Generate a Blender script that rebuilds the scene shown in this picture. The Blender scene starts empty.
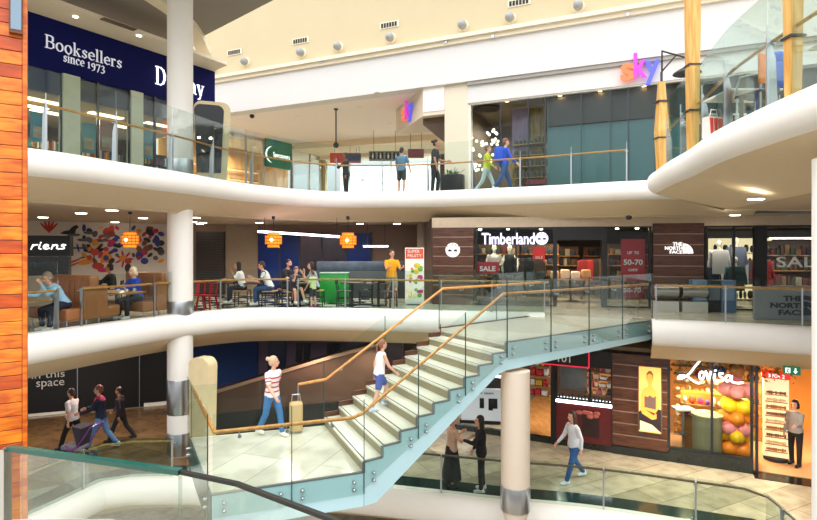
import bpy, bmesh, math, random
from mathutils import Vector, Matrix
from mathutils.geometry import tessellate_polygon
random.seed(7)
sc = bpy.context.scene
COL = sc.collection
PI = math.pi
R = math.radians
# ------------------------------------------------------------------ camera numbers
F = 550.0; CX = 408.5; HY = 248.0; EYE = 1.85
ZU = 3.75; ZG = -3.75; ZL = -1.8
def ground(px, py, z):
    d = F * (EYE - z) / (py - HY)
    return ((px - CX) / F * d, d)
def at(px, py, Y):
    return ((px - CX) / F * Y, Y, EYE - (py - HY) / F * Y)
def lerp(a, b, t): return tuple(x + (y - x) * t for x, y in zip(a, b))

# ------------------------------------------------------------------ materials
def srgb(h):
    h = h.lstrip('#'); o = []
    for i in (0, 2, 4):
        c = int(h[i:i+2], 16) / 255
        o.append(c / 12.92 if c <= .04045 else ((c + .055) / 1.055) ** 2.4)
    return tuple(o) + (1.0,)
MATS = {}
def mat(name, col, rough=.5, metal=0., var=.12, scale=6., bump=0., spec=.5, stretch=(1, 1, 1), coat=0., sub=0.):
    if name in MATS: return MATS[name]
    m = bpy.data.materials.new(name); m.use_nodes = True
    nt = m.node_tree; b = nt.nodes['Principled BSDF']
    c = srgb(col)
    b.inputs['Roughness'].default_value = rough; b.inputs['Metallic'].default_value = metal
    b.inputs['Specular IOR Level'].default_value = spec
    b.inputs['Coat Weight'].default_value = coat
    tc = nt.nodes.new('ShaderNodeTexCoord'); mp = nt.nodes.new('ShaderNodeMapping')
    mp.inputs['Scale'].default_value = stretch
    nz = nt.nodes.new('ShaderNodeTexNoise'); nz.inputs['Scale'].default_value = scale; nz.inputs['Detail'].default_value = 4
    nt.links.new(tc.outputs['Object'], mp.inputs['Vector']); nt.links.new(mp.outputs['Vector'], nz.inputs['Vector'])
    mx = nt.nodes.new('ShaderNodeMix'); mx.data_type = 'RGBA'
    mx.inputs['A'].default_value = tuple(x * (1 - var) for x in c[:3]) + (1,)
    mx.inputs['B'].default_value = tuple(min(1, x * (1 + var)) for x in c[:3]) + (1,)
    nt.links.new(nz.outputs['Fac'], mx.inputs['Factor']); nt.links.new(mx.outputs['Result'], b.inputs['Base Color'])
    if bump:
        bp = nt.nodes.new('ShaderNodeBump'); bp.inputs['Strength'].default_value = bump; bp.inputs['Distance'].default_value = .01
        nt.links.new(nz.outputs['Fac'], bp.inputs['Height']); nt.links.new(bp.outputs['Normal'], b.inputs['Normal'])
    MATS[name] = m; return m
def emit(name, col, s):
    if name in MATS: return MATS[name]
    m = bpy.data.materials.new(name); m.use_nodes = True; nt = m.node_tree
    b = nt.nodes['Principled BSDF']; b.inputs['Base Color'].default_value = srgb(col)
    b.inputs['Emission Color'].default_value = srgb(col); b.inputs['Emission Strength'].default_value = s
    MATS[name] = m; return m
def glassm(name, tint, refl=.5, rough=.02, alpha_diffuse=0., dcol='#FFFFFF'):
    m = bpy.data.materials.new(name); m.use_nodes = True; nt = m.node_tree
    for n in list(nt.nodes): nt.nodes.remove(n)
    o = nt.nodes.new('ShaderNodeOutputMaterial'); tr = nt.nodes.new('ShaderNodeBsdfTransparent'); gl = nt.nodes.new('ShaderNodeBsdfGlossy')
    tr.inputs['Color'].default_value = srgb(tint); gl.inputs['Roughness'].default_value = rough
    fr = nt.nodes.new('ShaderNodeFresnel'); fr.inputs['IOR'].default_value = 1.45
    mu = nt.nodes.new('ShaderNodeMath'); mu.operation = 'MULTIPLY'; mu.inputs[1].default_value = refl
    ms = nt.nodes.new('ShaderNodeMixShader')
    nt.links.new(fr.outputs[0], mu.inputs[0]); nt.links.new(mu.outputs[0], ms.inputs[0])
    nt.links.new(tr.outputs[0], ms.inputs[1]); nt.links.new(gl.outputs[0], ms.inputs[2])
    last = ms
    if alpha_diffuse:
        df = nt.nodes.new('ShaderNodeBsdfDiffuse'); df.inputs[0].default_value = srgb(dcol)
        m2 = nt.nodes.new('ShaderNodeMixShader'); m2.inputs[0].default_value = alpha_diffuse
        nt.links.new(ms.outputs[0], m2.inputs[1]); nt.links.new(df.outputs[0], m2.inputs[2]); last = m2
    nt.links.new(last.outputs[0], o.inputs[0]); MATS[name] = m; return m
def tiles(name, cols, w, h, rough=.2, mortar='#8A8578', msize=.006, rot=0., noise=3., bump=0):
    m = bpy.data.materials.new(name); m.use_nodes = True; nt = m.node_tree; b = nt.nodes['Principled BSDF']
    tc = nt.nodes.new('ShaderNodeTexCoord'); mp = nt.nodes.new('ShaderNodeMapping'); mp.inputs['Rotation'].default_value = (0, 0, rot)
    br = nt.nodes.new('ShaderNodeTexBrick'); br.offset = .5
    br.inputs['Scale'].default_value = 1; br.inputs['Brick Width'].default_value = w; br.inputs['Row Height'].default_value = h
    br.inputs['Mortar Size'].default_value = msize; br.inputs['Color1'].default_value = srgb(cols[0]); br.inputs['Color2'].default_value = srgb(cols[1])
    br.inputs['Mortar'].default_value = srgb(mortar)
    nz = nt.nodes.new('ShaderNodeTexNoise'); nz.inputs['Scale'].default_value = noise; nz.inputs['Detail'].default_value = 6
    mx = nt.nodes.new('ShaderNodeMix'); mx.data_type = 'RGBA'; mx.blend_type = 'MULTIPLY'; mx.inputs['Factor'].default_value = .55
    rp = nt.nodes.new('ShaderNodeValToRGB'); rp.color_ramp.elements[0].color = (.45, .42, .38, 1); rp.color_ramp.elements[1].color = (1, 1, 1, 1)
    rp.color_ramp.elements[0].position = .3; rp.color_ramp.elements[1].position = .6
    nt.links.new(tc.outputs['Object'], mp.inputs[0]); nt.links.new(mp.outputs[0], br.inputs['Vector']); nt.links.new(mp.outputs[0], nz.inputs['Vector'])
    nt.links.new(nz.outputs['Fac'], rp.inputs[0])
    nt.links.new(br.outputs['Color'], mx.inputs['A']); nt.links.new(rp.outputs[0], mx.inputs['B'])
    nt.links.new(mx.outputs['Result'], b.inputs['Base Color']); b.inputs['Roughness'].default_value = rough
    MATS[name] = m; return m
def checker(name, c1, c2, s, rot=0., rough=.25):
    m = bpy.data.materials.new(name); m.use_nodes = True; nt = m.node_tree; b = nt.nodes['Principled BSDF']
    tc = nt.nodes.new('ShaderNodeTexCoord'); mp = nt.nodes.new('ShaderNodeMapping'); mp.inputs['Rotation'].default_value = (0, 0, rot)
    ck = nt.nodes.new('ShaderNodeTexChecker'); ck.inputs['Scale'].default_value = s
    ck.inputs['Color1'].default_value = srgb(c1); ck.inputs['Color2'].default_value = srgb(c2)
    nt.links.new(tc.outputs['Object'], mp.inputs[0]); nt.links.new(mp.outputs[0], ck.inputs['Vector']); nt.links.new(ck.outputs[0], b.inputs['Base Color'])
    b.inputs['Roughness'].default_value = rough; MATS[name] = m; return m
def wood(name, c1, c2, scale=(1, 1, 12), rough=.35, coat=0.):
    m = bpy.data.materials.new(name); m.use_nodes = True; nt = m.node_tree; b = nt.nodes['Principled BSDF']
    tc = nt.nodes.new('ShaderNodeTexCoord'); mp = nt.nodes.new('ShaderNodeMapping'); mp.inputs['Scale'].default_value = scale
    nz = nt.nodes.new('ShaderNodeTexNoise'); nz.inputs['Scale'].default_value = 2.2; nz.inputs['Detail'].default_value = 5; nz.inputs['Distortion'].default_value = .6
    rp = nt.nodes.new('ShaderNodeValToRGB'); rp.color_ramp.elements[0].color = srgb(c1); rp.color_ramp.elements[1].color = srgb(c2)
    rp.color_ramp.elements[0].position = .35; rp.color_ramp.elements[1].position = .65
    nt.links.new(tc.outputs['Object'], mp.inputs[0]); nt.links.new(mp.outputs[0], nz.inputs['Vector']); nt.links.new(nz.outputs['Fac'], rp.inputs[0])
    nt.links.new(rp.outputs[0], b.inputs['Base Color']); b.inputs['Roughness'].default_value = rough; b.inputs['Coat Weight'].default_value = coat
    MATS[name] = m; return m

# ------------------------------------------------------------------ mesh builder
class MB:
    def __init__(s): s.v = []; s.f = []; s.m = []; s.cur = 0; s.T = None
    def add(s, vs, fs):
        n = len(s.v)
        for p in vs:
            p = Vector(p)
            if s.T is not None: p = s.T @ p
            s.v.append(p)
        for f in fs: s.f.append([i + n for i in f]); s.m.append(s.cur)
        return s
    def box(s, a, b):
        (x0, y0, z0), (x1, y1, z1) = a, b
        x0, x1 = min(x0, x1), max(x0, x1); y0, y1 = min(y0, y1), max(y0, y1); z0, z1 = min(z0, z1), max(z0, z1)
        return s.add([(x0,y0,z0),(x1,y0,z0),(x1,y1,z0),(x0,y1,z0),(x0,y0,z1),(x1,y0,z1),(x1,y1,z1),(x0,y1,z1)],
              [(0,3,2,1),(4,5,6,7),(0,1,5,4),(1,2,6,5),(2,3,7,6),(3,0,4,7)])
    def rbox(s, a, b, r=.02, seg=2):
        bm = bmesh.new(); bmesh.ops.create_cube(bm, size=1)
        c = [(p + q) / 2 for p, q in zip(a, b)]; d = [abs(q - p) for p, q in zip(a, b)]
        for v in bm.verts: v.co = Vector([c[i] + v.co[i] * d[i] for i in range(3)])
        bmesh.ops.bevel(bm, geom=bm.edges[:], offset=min(r, min(d) * .45), segments=seg, affect='EDGES', profile=.5)
        bm.verts.index_update()
        s.add([v.co.copy() for v in bm.verts], [[v.index for v in f.verts] for f in bm.faces]); bm.free(); return s
    def loft(s, rings, cap=True):
        n = len(rings[0]); vs = [p for r in rings for p in r]; fs = []
        for i in range(len(rings) - 1):
            for j in range(n):
                k = (j + 1) % n
                fs.append((i*n+j, i*n+k, (i+1)*n+k, (i+1)*n+j))
        if cap:
            fs.append(tuple(reversed(range(n)))); fs.append(tuple((len(rings)-1)*n + j for j in range(n)))
        return s.add(vs, fs)
    def tube(s, p0, p1, r0, r1=None, n=12, caps=0):
        r1 = r0 if r1 is None else r1
        p0 = Vector(p0); p1 = Vector(p1); d = p1 - p0
        if d.length < 1e-6: return s
        d.normalize(); u = d.orthogonal().normalized(); w = d.cross(u)
        ring = lambda c, r: [c + (u * math.cos(2*PI*j/n) + w * math.sin(2*PI*j/n)) * r for j in range(n)]
        rings = []
        if caps:
            for a in (75, 50, 25): rings.append(ring(p0 - d * r0 * math.sin(R(a)), r0 * math.cos(R(a))))
        rings.append(ring(p0, r0)); rings.append(ring(p1, r1))
        if caps:
            for a in (25, 50, 75): rings.append(ring(p1 + d * r1 * math.sin(R(a)), r1 * math.cos(R(a))))
        return s.loft(rings)
    def cap(s, p0, p1, r0, r1=None, n=10): return s.tube(p0, p1, r0, r1, n, 1)
    def path(s, pts, r, n=8):
        for a, b in zip(pts[:-1], pts[1:]): s.cap(a, b, r, r, n)
        return s
    def ell(s, c, r, n=14, m=8):
        c = Vector(c); rings = []
        r = (r, r, r) if not hasattr(r, '__len__') else r
        for i in range(1, m):
            a = -PI/2 + PI * i / m
            rings.append([c + Vector((r[0]*math.cos(a)*math.cos(2*PI*j/n), r[1]*math.cos(a)*math.sin(2*PI*j/n), r[2]*math.sin(a))) for j in range(n)])
        return s.loft(rings)
    def lathe(s, prof, c=(0, 0, 0), n=20):
        c = Vector(c)
        return s.loft([[c + Vector((r*math.cos(2*PI*j/n), r*math.sin(2*PI*j/n), z)) for j in range(n)] for r, z in prof])
    def prism(s, poly, z0, z1):
        n = len(poly)
        vs = [(p[0], p[1], z0) for p in poly] + [(p[0], p[1], z1) for p in poly]
        fs = [(j, (j+1) % n, n + (j+1) % n, n + j) for j in range(n)]
        for t in tessellate_polygon([[Vector((p[0], p[1], 0)) for p in poly]]):
            fs.append(tuple(t)); fs.append(tuple(i + n for i in reversed(t)))
        return s.add(vs, fs)
    def sheet(s, poly3, poly3b):
        """two matching 3-D outlines joined into a closed solid"""
        n = len(poly3); fs = [(j, (j+1) % n, n + (j+1) % n, n + j) for j in range(n)]
        for t in tessellate_polygon([[Vector(p) for p in poly3]]):
            fs.append(tuple(t)); fs.append(tuple(i + n for i in reversed(t)))
        return s.add(list(poly3) + list(poly3b), fs)
    def bar(s, p0, p1, w, h):
        p0 = Vector(p0); p1 = Vector(p1); d = (p1 - p0).normalized()
        up = Vector((0, 0, 1)) if abs(d.z) < .95 else Vector((0, 1, 0))
        x = d.cross(up).normalized() * (w / 2); y = x.cross(d).normalized() * (h / 2)
        return s.loft([[p + x + y, p - x + y, p - x - y, p + x - y] for p in (p0, p1)])
    def sweep(s, pts, sec, closed=True, caps=True):
        """sec = list of (n, z) offsets; n to the left of travel in plan"""
        P = [Vector(p) for p in pts]; rings = []
        for i, p in enumerate(P):
            a = P[max(0, i-1)]; b = P[min(len(P)-1, i+1)]
            t1 = Vector((p.x-a.x, p.y-a.y)); t2 = Vector((b.x-p.x, b.y-p.y))
            t1 = t1.normalized() if t1.length > 1e-7 else t2.normalized(); t2 = t2.normalized() if t2.length > 1e-7 else t1
            t = (t1 + t2); t = t.normalized() if t.length > 1e-6 else t2
            k = 1 / max(.5, t.dot(t2)); nx, ny = -t.y * k, t.x * k
            rings.append([Vector((p.x + nx*o, p.y + ny*o, p.z + dz)) for o, dz in sec])
        if closed: return s.loft(rings, caps)
        n = len(sec); vs = [p for r in rings for p in r]
        return s.add(vs, [(i*n+j, i*n+j+1, (i+1)*n+j+1, (i+1)*n+j) for i in range(len(rings)-1) for j in range(n-1)])
    def mesh(s, name, smooth=False, fix=True):
        me = bpy.data.meshes.new(name); me.from_pydata([tuple(p) for p in s.v], [], s.f)
        me.polygons.foreach_set('material_index', s.m)
        if fix:
            bm = bmesh.new(); bm.from_mesh(me); bmesh.ops.recalc_face_normals(bm, faces=bm.faces); bm.to_mesh(me); bm.free()
        if smooth:
            try: me.set_sharp_from_angle(angle=R(42))
            except Exception: pass
            me.polygons.foreach_set('use_smooth', [True] * len(me.polygons))
            try: me.set_sharp_from_angle(angle=R(42))
            except Exception: pass
        me.update(); return me
    def build(s, name, m, parent=None, smooth=True, world=False, label=None, fix=True):
        if world and parent is not None:
            inv = wmat(parent).inverted(); s.v = [inv @ p for p in s.v]
        me = s.mesh(name, smooth, fix)
        for x in (m if isinstance(m, (list, tuple)) else [m]): me.materials.append(x)
        o = bpy.data.objects.new(name, me); COL.objects.link(o)
        if parent is not None: o.parent = parent
        if label: o['label'] = label
        return o
def wmat(o):
    M = Matrix.LocRotScale(o.location, o.rotation_euler, o.scale)
    return wmat(o.parent) @ M if o.parent else M
def tag(o, label, cat, group=None, kind=None):
    o['label'] = label; o['category'] = cat
    if group: o['group'] = group
    if kind: o['kind'] = kind
    return o
def thing(name, label, cat, loc=(0, 0, 0), rz=0., group=None):
    o = bpy.data.objects.new(name, None); COL.objects.link(o); o.empty_display_size = .1
    o.location = loc; o.rotation_euler = (0, 0, rz); return tag(o, label, cat, group)
def struct(o): o['kind'] = 'structure'; return o
def dup(root, loc=None, rz=None, label=None, group=None, skip=()):
    KIDS = {}
    for o in COL.objects:
        if o.parent: KIDS.setdefault(o.parent, []).append(o)
    def rec(o, par):
        c = o.copy(); COL.objects.link(c)
        if par: c.parent = par
        for k in KIDS.get(o, []): rec(k, c)
        return c
    r = rec(root, None)
    if loc is not None: r.location = loc
    if rz is not None: r.rotation_euler = (0, 0, rz)
    if label: r['label'] = label
    if group: r['group'] = group
    return r
def text(name, body, m, parent=None, loc=(0, 0, 0), rot=(PI/2, 0, 0), w=None, h=None, ext=.012, bold=0., shear=0., align='CENTER', label=None, spacing=1.):
    c = bpy.data.curves.new(name, 'FONT'); c.body = body; c.extrude = .5; c.offset = bold; c.shear = shear; c.space_character = spacing; c.resolution_u = 3
    tmp = bpy.data.objects.new(name, c); COL.objects.link(tmp)
    bpy.context.view_layer.update()
    dg = bpy.context.evaluated_depsgraph_get(); me = bpy.data.meshes.new_from_object(tmp.evaluated_get(dg))
    bpy.data.objects.remove(tmp)
    xs = [v.co.x for v in me.vertices]; ys = [v.co.y for v in me.vertices]
    W = max(xs) - min(xs); H = max(ys) - min(ys); x0 = (max(xs) + min(xs)) / 2 if align == 'CENTER' else min(xs); y0 = (max(ys) + min(ys)) / 2
    sx = (w / W) if w else (h / H); sy = (h / H) if h else sx
    for v in me.vertices: v.co = Vector(((v.co.x - x0) * sx, (v.co.y - y0) * sy, v.co.z * ext * 2 / 1.0 * .5))
    me.name = name; me.materials.clear(); me.materials.append(m)
    o = bpy.data.objects.new(name, me); COL.objects.link(o); o.location = loc; o.rotation_euler = rot
    if parent is not None: o.parent = parent
    if label: o['label'] = label
    return o
def area(name, loc, size, power, col=(1, 1, 1), rot=(0, 0, 0), sy=None):
    # added fill: a pair of wide unseen spots spread over the given width
    for dx in (-size*.28, size*.28):
        l = bpy.data.lights.new(name, 'SPOT'); l.energy = power*2.2; l.color = col; l.shadow_soft_size = .06; l.spot_size = R(165); l.spot_blend = .6
        o = bpy.data.objects.new(name, l); COL.objects.link(o); o.location = (loc[0] + dx, loc[1], loc[2] - .03)
    return o
def smoothline(pts, n=8):
    P = [Vector(p) for p in pts]; P = [P[0]*2 - P[1]] + P + [P[-1]*2 - P[-2]]; out = []
    for i in range(1, len(P) - 2):
        a, b, c, d = P[i-1:i+3]
        for k in range(n):
            t = k / n
            out.append(.5*((2*b)+(c-a)*t+(2*a-5*b+4*c-d)*t*t+(3*b-a-3*c+d)*t**3))
    out.append(P[-2]); return [tuple(p) for p in out]
def offset(pts, d):
    P = [Vector(p[:2]) for p in pts]; o = []
    for i, p in enumerate(P):
        t = (P[min(len(P)-1, i+1)] - P[max(0, i-1)]).normalized(); o.append((p.x - t.y*d, p.y + t.x*d))
    return o
def arclen(pts):
    L = [0.]
    for a, b in zip(pts[:-1], pts[1:]): L.append(L[-1] + math.dist(a[:2], b[:2]))
    return L
def sub(pts, s0, s1):
    L = arclen(pts); out = []
    def pt(s):
        s = max(0, min(L[-1], s))
        for i in range(len(L)-1):
            if L[i+1] >= s: return lerp(pts[i], pts[i+1], (s - L[i]) / max(1e-9, L[i+1]-L[i]))
        return pts[-1]
    out.append(pt(s0)); out += [p for p, l in zip(pts, L) if s0 + 1e-4 < l < s1 - 1e-4]; out.append(pt(s1)); return out
class Fr:
    """a facade: origin A, +x along A->B (left to right seen from the atrium), +y into the shop"""
    def __init__(s, A, B): s.A = Vector(A); s.B = Vector(B); s.d = (s.B - s.A); s.L = s.d.length; s.d.normalize(); s.ang = math.atan2(s.d.y, s.d.x); s.n = Vector((-s.d.y, s.d.x))
    def p(s, u, v, z): q = s.A + s.d*u + s.n*v; return (q.x, q.y, z)
    def u(s, px, v=0.):
        k = (px - CX) / F; A = s.A + s.n*v
        return (k*A.y - A.x) / (s.d.x - k*s.d.y)
    def z(s, px, py, v=0.):
        u = s.u(px, v); return EYE - (py - HY) / F * s.p(u, v, 0)[1]
    def M(s): return Matrix.Translation((s.A.x, s.A.y, 0)) @ Matrix.Rotation(s.ang, 4, 'Z')
    def mb(s): m = MB(); m.T = s.M(); return m
# ------------------------------------------------------------------ people
def remesh(mb, vox, smooth=3):
    me = mb.mesh('tmp'); o = bpy.data.objects.new('tmp', me); COL.objects.link(o)
    md = o.modifiers.new('r', 'REMESH'); md.mode = 'VOXEL'; md.voxel_size = vox
    if smooth:
        s = o.modifiers.new('s', 'SMOOTH'); s.iterations = smooth; s.factor = .5
    bpy.context.view_layer.update(); dg = bpy.context.evaluated_depsgraph_get()
    out = bpy.data.meshes.new_from_object(o.evaluated_get(dg)); bpy.data.objects.remove(o)
    out.polygons.foreach_set('use_smooth', [True]*len(out.polygons)); return out
def link(name, me, m, parent, label=None):
    me.name = name; me.materials.clear(); me.materials.append(m)
    o = bpy.data.objects.new(name, me); COL.objects.link(o); o.parent = parent
    if label: o['label'] = label
    return o
SKIN = [mat('skin_fair', '#D9A58A', .55, var=.05), mat('skin_tan', '#B9825F', .55, var=.05), mat('skin_brown', '#7A5038', .55, var=.05)]
EYE_M = mat('eye_dark', '#241A16', .2, var=0); MOUTH_M = mat('mouth_red', '#9A4A45', .5, var=0)
def fab(c): return mat('cloth_' + c.strip('#'), c, .85, var=.1, scale=40, bump=.1)
def hairm(c): return mat('hair_' + c.strip('#'), c, .6, var=.25, scale=60, stretch=(1, 1, .15))
POSE = dict(lean=2, thL=2, thR=-2, knL=3, knR=3, spL=3, spR=3, arL=4, arR=4, elL=12, elR=12, ouL=9, ouR=9, inL=0, inR=0, yaw=0, pit=0)
PRE = dict(stand={}, walk=dict(thL=24, thR=-16, knL=6, knR=22, arL=-18, arR=22, elL=20, elR=25, lean=4),
           sit=dict(thL=84, thR=84, knL=84, knR=80, spL=6, spR=8, arL=38, arR=38, elL=55, elR=55, ouL=8, ouR=8, lean=8))
def person(label, xy, z, face, H=1.7, pose='stand', P={}, top=('#888888', 'short'), bottom=('trousers', '#333344'), hair=('#2A1C14', 'short'),
           shoes='#E8E8E8', skin=0, female=False, seat=.46, group=None, extras=None, name='person', vox=.0115, face_parts=True, skin_mat=None, cat='person'):
    q = dict(POSE); q.update(PRE[pose]); q.update(P)
    root = thing(name, label, cat, (xy[0], xy[1], z), R(face), group); k = H / 1.72
    SK = skin_mat or SKIN[skin]
    V = Vector; hw = .092
    sl = R(q['lean']); up = V((0, -math.sin(sl), math.cos(sl))); fw = V((0, -math.cos(sl), -math.sin(sl)))
    legs = {}
    for sd, sg in (('L', 1), ('R', -1)):
        a = R(q['th'+sd]); b = a - R(q['kn'+sd]); sp = R(q['sp'+sd]) * sg
        h0 = V((hw*sg, 0, 0)); kn = h0 + V((math.sin(sp)*.42, -math.sin(a)*.42, -math.cos(a)*.42)); an = kn + V((0, -math.sin(b)*.40, -math.cos(b)*.40))
        legs[sd] = (h0, kn, an, b)
    if pose == 'sit': hz = seat / k + .10
    else: hz = -min(l[2].z for l in legs.values()) + .085
    hip = V((0, 0, hz))
    if pose == 'sit':  # keep both feet on the floor
        for sd, l in legs.items():
            h0, kn, an, b = l; drop = hz + kn.z - .085
            d = min(.41, max(.18, drop)); an = kn + V((0, (an - kn).y, -min(drop, .41))); legs[sd] = (h0, kn, an, b)
    T = Matrix.Scale(k, 4)
    def new(): m = MB(); m.T = T; return m
    fs = .93 if female else 1.
    st = [(-.11, .105, .085), (-.03, .168, .118), (.06, .162*(1.04 if female else 1), .112), (.19, .132*fs, .098), (.32, .152*fs, .112), (.42, .168*fs, .112), (.49, .155*fs, .088), (.535, .075, .062)]
    sh = V((.178*fs, 0, .465))
    def torso(m, i0, i1, g):
        m.loft([[hip + up*s + V((math.cos(2*PI*j/16)*(a+g), 0, 0)) + fw*(math.sin(2*PI*j/16)*(b+g)) for j in range(16)] for s, a, b in st[i0:i1]])
    arms = {}
    for sd, sg in (('L', 1), ('R', -1)):
        a = R(q['ar'+sd]) + sl*0; ou = R(q['ou'+sd]); e = a + R(q['el'+sd]); inn = R(q['in'+sd])
        s0 = hip + up*sh.z + V((sh.x*sg, 0, 0))
        d1 = V((math.sin(ou)*sg, -math.sin(a)*math.cos(ou), -math.cos(a)*math.cos(ou)))
        d2 = V((math.sin(ou*.3 - inn)*sg, -math.sin(e)*math.cos(inn), -math.cos(e)*math.cos(inn))).normalized()
        el = s0 + d1*.275; wr = el + d2*.24; arms[sd] = (s0, el, wr, d1, d2, sg)
    # body -----------------------------------------------------
    m = new(); torso(m, 0, 8, 0)
    for sd, (h0, kn, an, b) in legs.items():
        h0, kn, an = hip + h0, hip + kn, hip + an
        m.cap(h0, kn, .082, .056); m.cap(kn, kn.lerp(an, .35), .054, .057); m.cap(kn.lerp(an, .35), an, .056, .038)
        m.cap(an + V((0, .03, -.045)), an + V((0, -.13, -.055)), .034, .026)
    for s0, el, wr, d1, d2, sg in arms.values():
        m.cap(s0, el, .048, .039); m.cap(el, wr, .039, .026)
        side = d2.cross(V((1, 0, 0)) if abs(d2.x) < .7 else V((0, 0, 1))).normalized()
        bend = (V((-sg, 0, 0)) - d2 * d2.dot(V((-sg, 0, 0))));  bend = bend.normalized() if bend.length > .1 else V((0, 0, -1))
        c = wr + d2*.055
        for t in (-1, 0, 1): m.cap(wr + d2*.01 + side*.012*t, wr + d2*.085 + side*.024*t, .017, .015)
        for i, ln in enumerate((.062, .074, .069, .052)):
            f0 = wr + d2*.085 + side*(.033 - .022*i); f1 = f0 + (d2 + side*(.10 - .07*i))*ln*.55 + bend*.012; f2 = f1 + (d2*.7 + bend*.7)*ln*.5
            m.cap(f0, f1, .0105, .0095, 6); m.cap(f1, f2, .0095, .008, 6)
        t0 = wr + d2*.025 + side*.025; t1 = t0 + (side*.7 + d2*.6 + bend*.3)*.045; m.cap(t0, t1, .013, .011, 6); m.cap(t1, t1 + (d2*.9 + bend*.5)*.03, .011, .009, 6)
    nk = hip + up*.50; hd = nk + up*.125 + fw*.02
    m.cap(nk, nk + up*.12 + fw*.015, .052, .047)
    Hm = Matrix.Translation(hd + V((0, 0, .095))) @ Matrix.Rotation(R(q['yaw']), 4, 'Z') @ Matrix.Rotation(R(q['pit']), 4, 'X')
    m.T = T @ Hm
    m.ell((0, .012, .02), (.076, .095, .102)); m.ell((0, -.02, -.05), (.057, .068, .068)); m.ell((0, -.062, -.095), (.026, .024, .022))
    m.cap((0, -.088, .012), (0, -.106, -.026), .010, .015, 8); m.ell((0, -.084, -.062), (.026, .014, .011))
    for x in (-1, 1): m.ell((x*.077, .012, -.015), (.012, .02, .032)); m.ell((x*.03, -.078, .028), (.024, .012, .009))
    link('body', remesh(m, vox*k), SK, root)
    if face_parts:
        for x in (-1, 1):
            e = new(); e.T = T @ Hm; e.ell((x*.031, -.085, .008), (.012, .008, .008), 8, 6); e.build('eye', EYE_M, root)
        e = new(); e.T = T @ Hm; e.ell((0, -.097, -.062), (.022, .006, .006), 8, 6); e.build('mouth', MOUTH_M, root)
    # clothes --------------------------------------------------
    if top:
        m = new(); torso(m, 1 if len(top) < 3 else top[2], 8, .016)
        for s0, el, wr, d1, d2, sg in arms.values():
            if top[1] == 'none': m.cap(s0 + up*.01 - V((sg*.03, 0, 0)), s0 - V((sg*.03, 0, .02)), .04, .045)
            elif top[1] == 'short': m.cap(s0, s0.lerp(el, .62), .062, .064)
            else: m.cap(s0, el, .062, .052); m.cap(el, wr - d2*.02, .052, .038)
        link('shirt' if top[1] != 'long' else 'long_sleeved_top', remesh(m, .014*k, 4), fab(top[0]), root)
    if bottom:
        kind, bc = bottom; m = new()
        if kind == 'skirt':
            lo = min(l[2].z for l in legs.values()) + hz
            rings = []
            for t in range(9):
                zz = hz + .10 - (hz + .10 - lo - .12)*t/8; w = .155 + .13*(t/8)**.8
                rings.append([V((math.cos(2*PI*j/24)*w*(1 + .05*math.sin(j*2.1)*t/8), math.sin(2*PI*j/24)*w*.8*(1 + .05*math.cos(j*3.)*t/8), zz)) for j in range(24)])
            m.loft(rings); m.build('skirt', fab(bc), root)
        else:
            torso(m, 0, 4, .014)
            for sd, (h0, kn, an, b) in legs.items():
                h0, kn, an = hip + h0, hip + kn, hip + an
                if kind == 'shorts': m.cap(h0, h0.lerp(kn, .72), .098, .088)
                else: m.cap(h0, kn, .096, .070); m.cap(kn, an + (kn-an)*.06, .070, .056)
            link('shorts' if kind == 'shorts' else 'trousers', remesh(m, .014*k, 3), fab(bc), root)
    if shoes:
        for sd, (h0, kn, an, b) in legs.items():
            an = hip + an; m = new()
            dz = -.085 + .004
            m.cap(an + V((0, .035, -.038)), an + V((0, -.14, -.047)), .046, .038, 12); m.cap(an + V((0, .02, .0)), an + V((0, -.02, -.03)), .05, .05, 12)
            zmin = an.z - .085
            m.v = [V((p.x, p.y, max(p.z, zmin*k))) for p in m.v]
            m.build('shoe', fab(shoes), root)
    if hair:
        hc, hs = hair; m = new(); m.T = T @ Hm
        m.ell((0, .022, .034), (.085, .098, .102)); m.ell((0, .06, -.01), (.078, .058, .085))
        if hs in ('long', 'bob'):
            ln = .30 if hs == 'long' else .12
            for x in (-1, 0, 1): m.cap((x*.045, .065 - abs(x)*.01, 0), (x*.05, .085, -ln + .03*abs(x)), .05, .035)
            for x in (-1, 1): m.cap((x*.074, .01, .01), (x*.075, .02, -ln*.75), .022, .02)
        if hs == 'bun': m.ell((0, .135, .06), (.048, .045, .048))
        if hs == 'tail': m.cap((0, .11, .04), (0, .17, -.02), .025, .03); m.cap((0, .17, -.02), (0, .16, -.18), .03, .015)
        if hs == 'beard': m.ell((0, -.045, -.085), (.052, .05, .035))
        me = remesh(m, .012*k, 2)
        # open the hair over the face: push front-low vertices back inside the head
        inv = (T @ Hm).inverted()
        for v in me.vertices:
            p = inv @ v.co
            if p.y < -.03 and p.z < .058 and abs(p.x) < .073 and not (hs == 'beard' and p.z < -.045): v.co = (T @ Hm) @ V((p.x*.8, p.y*.45, p.z))
        link('hair', me, hairm(hc), root)
    ctx = dict(root=root, hip=hip, up=up, fw=fw, arms=arms, legs=legs, T=T, Hm=Hm, new=new, torso=torso, k=k)
    if extras: extras(ctx)
    return root
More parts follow.
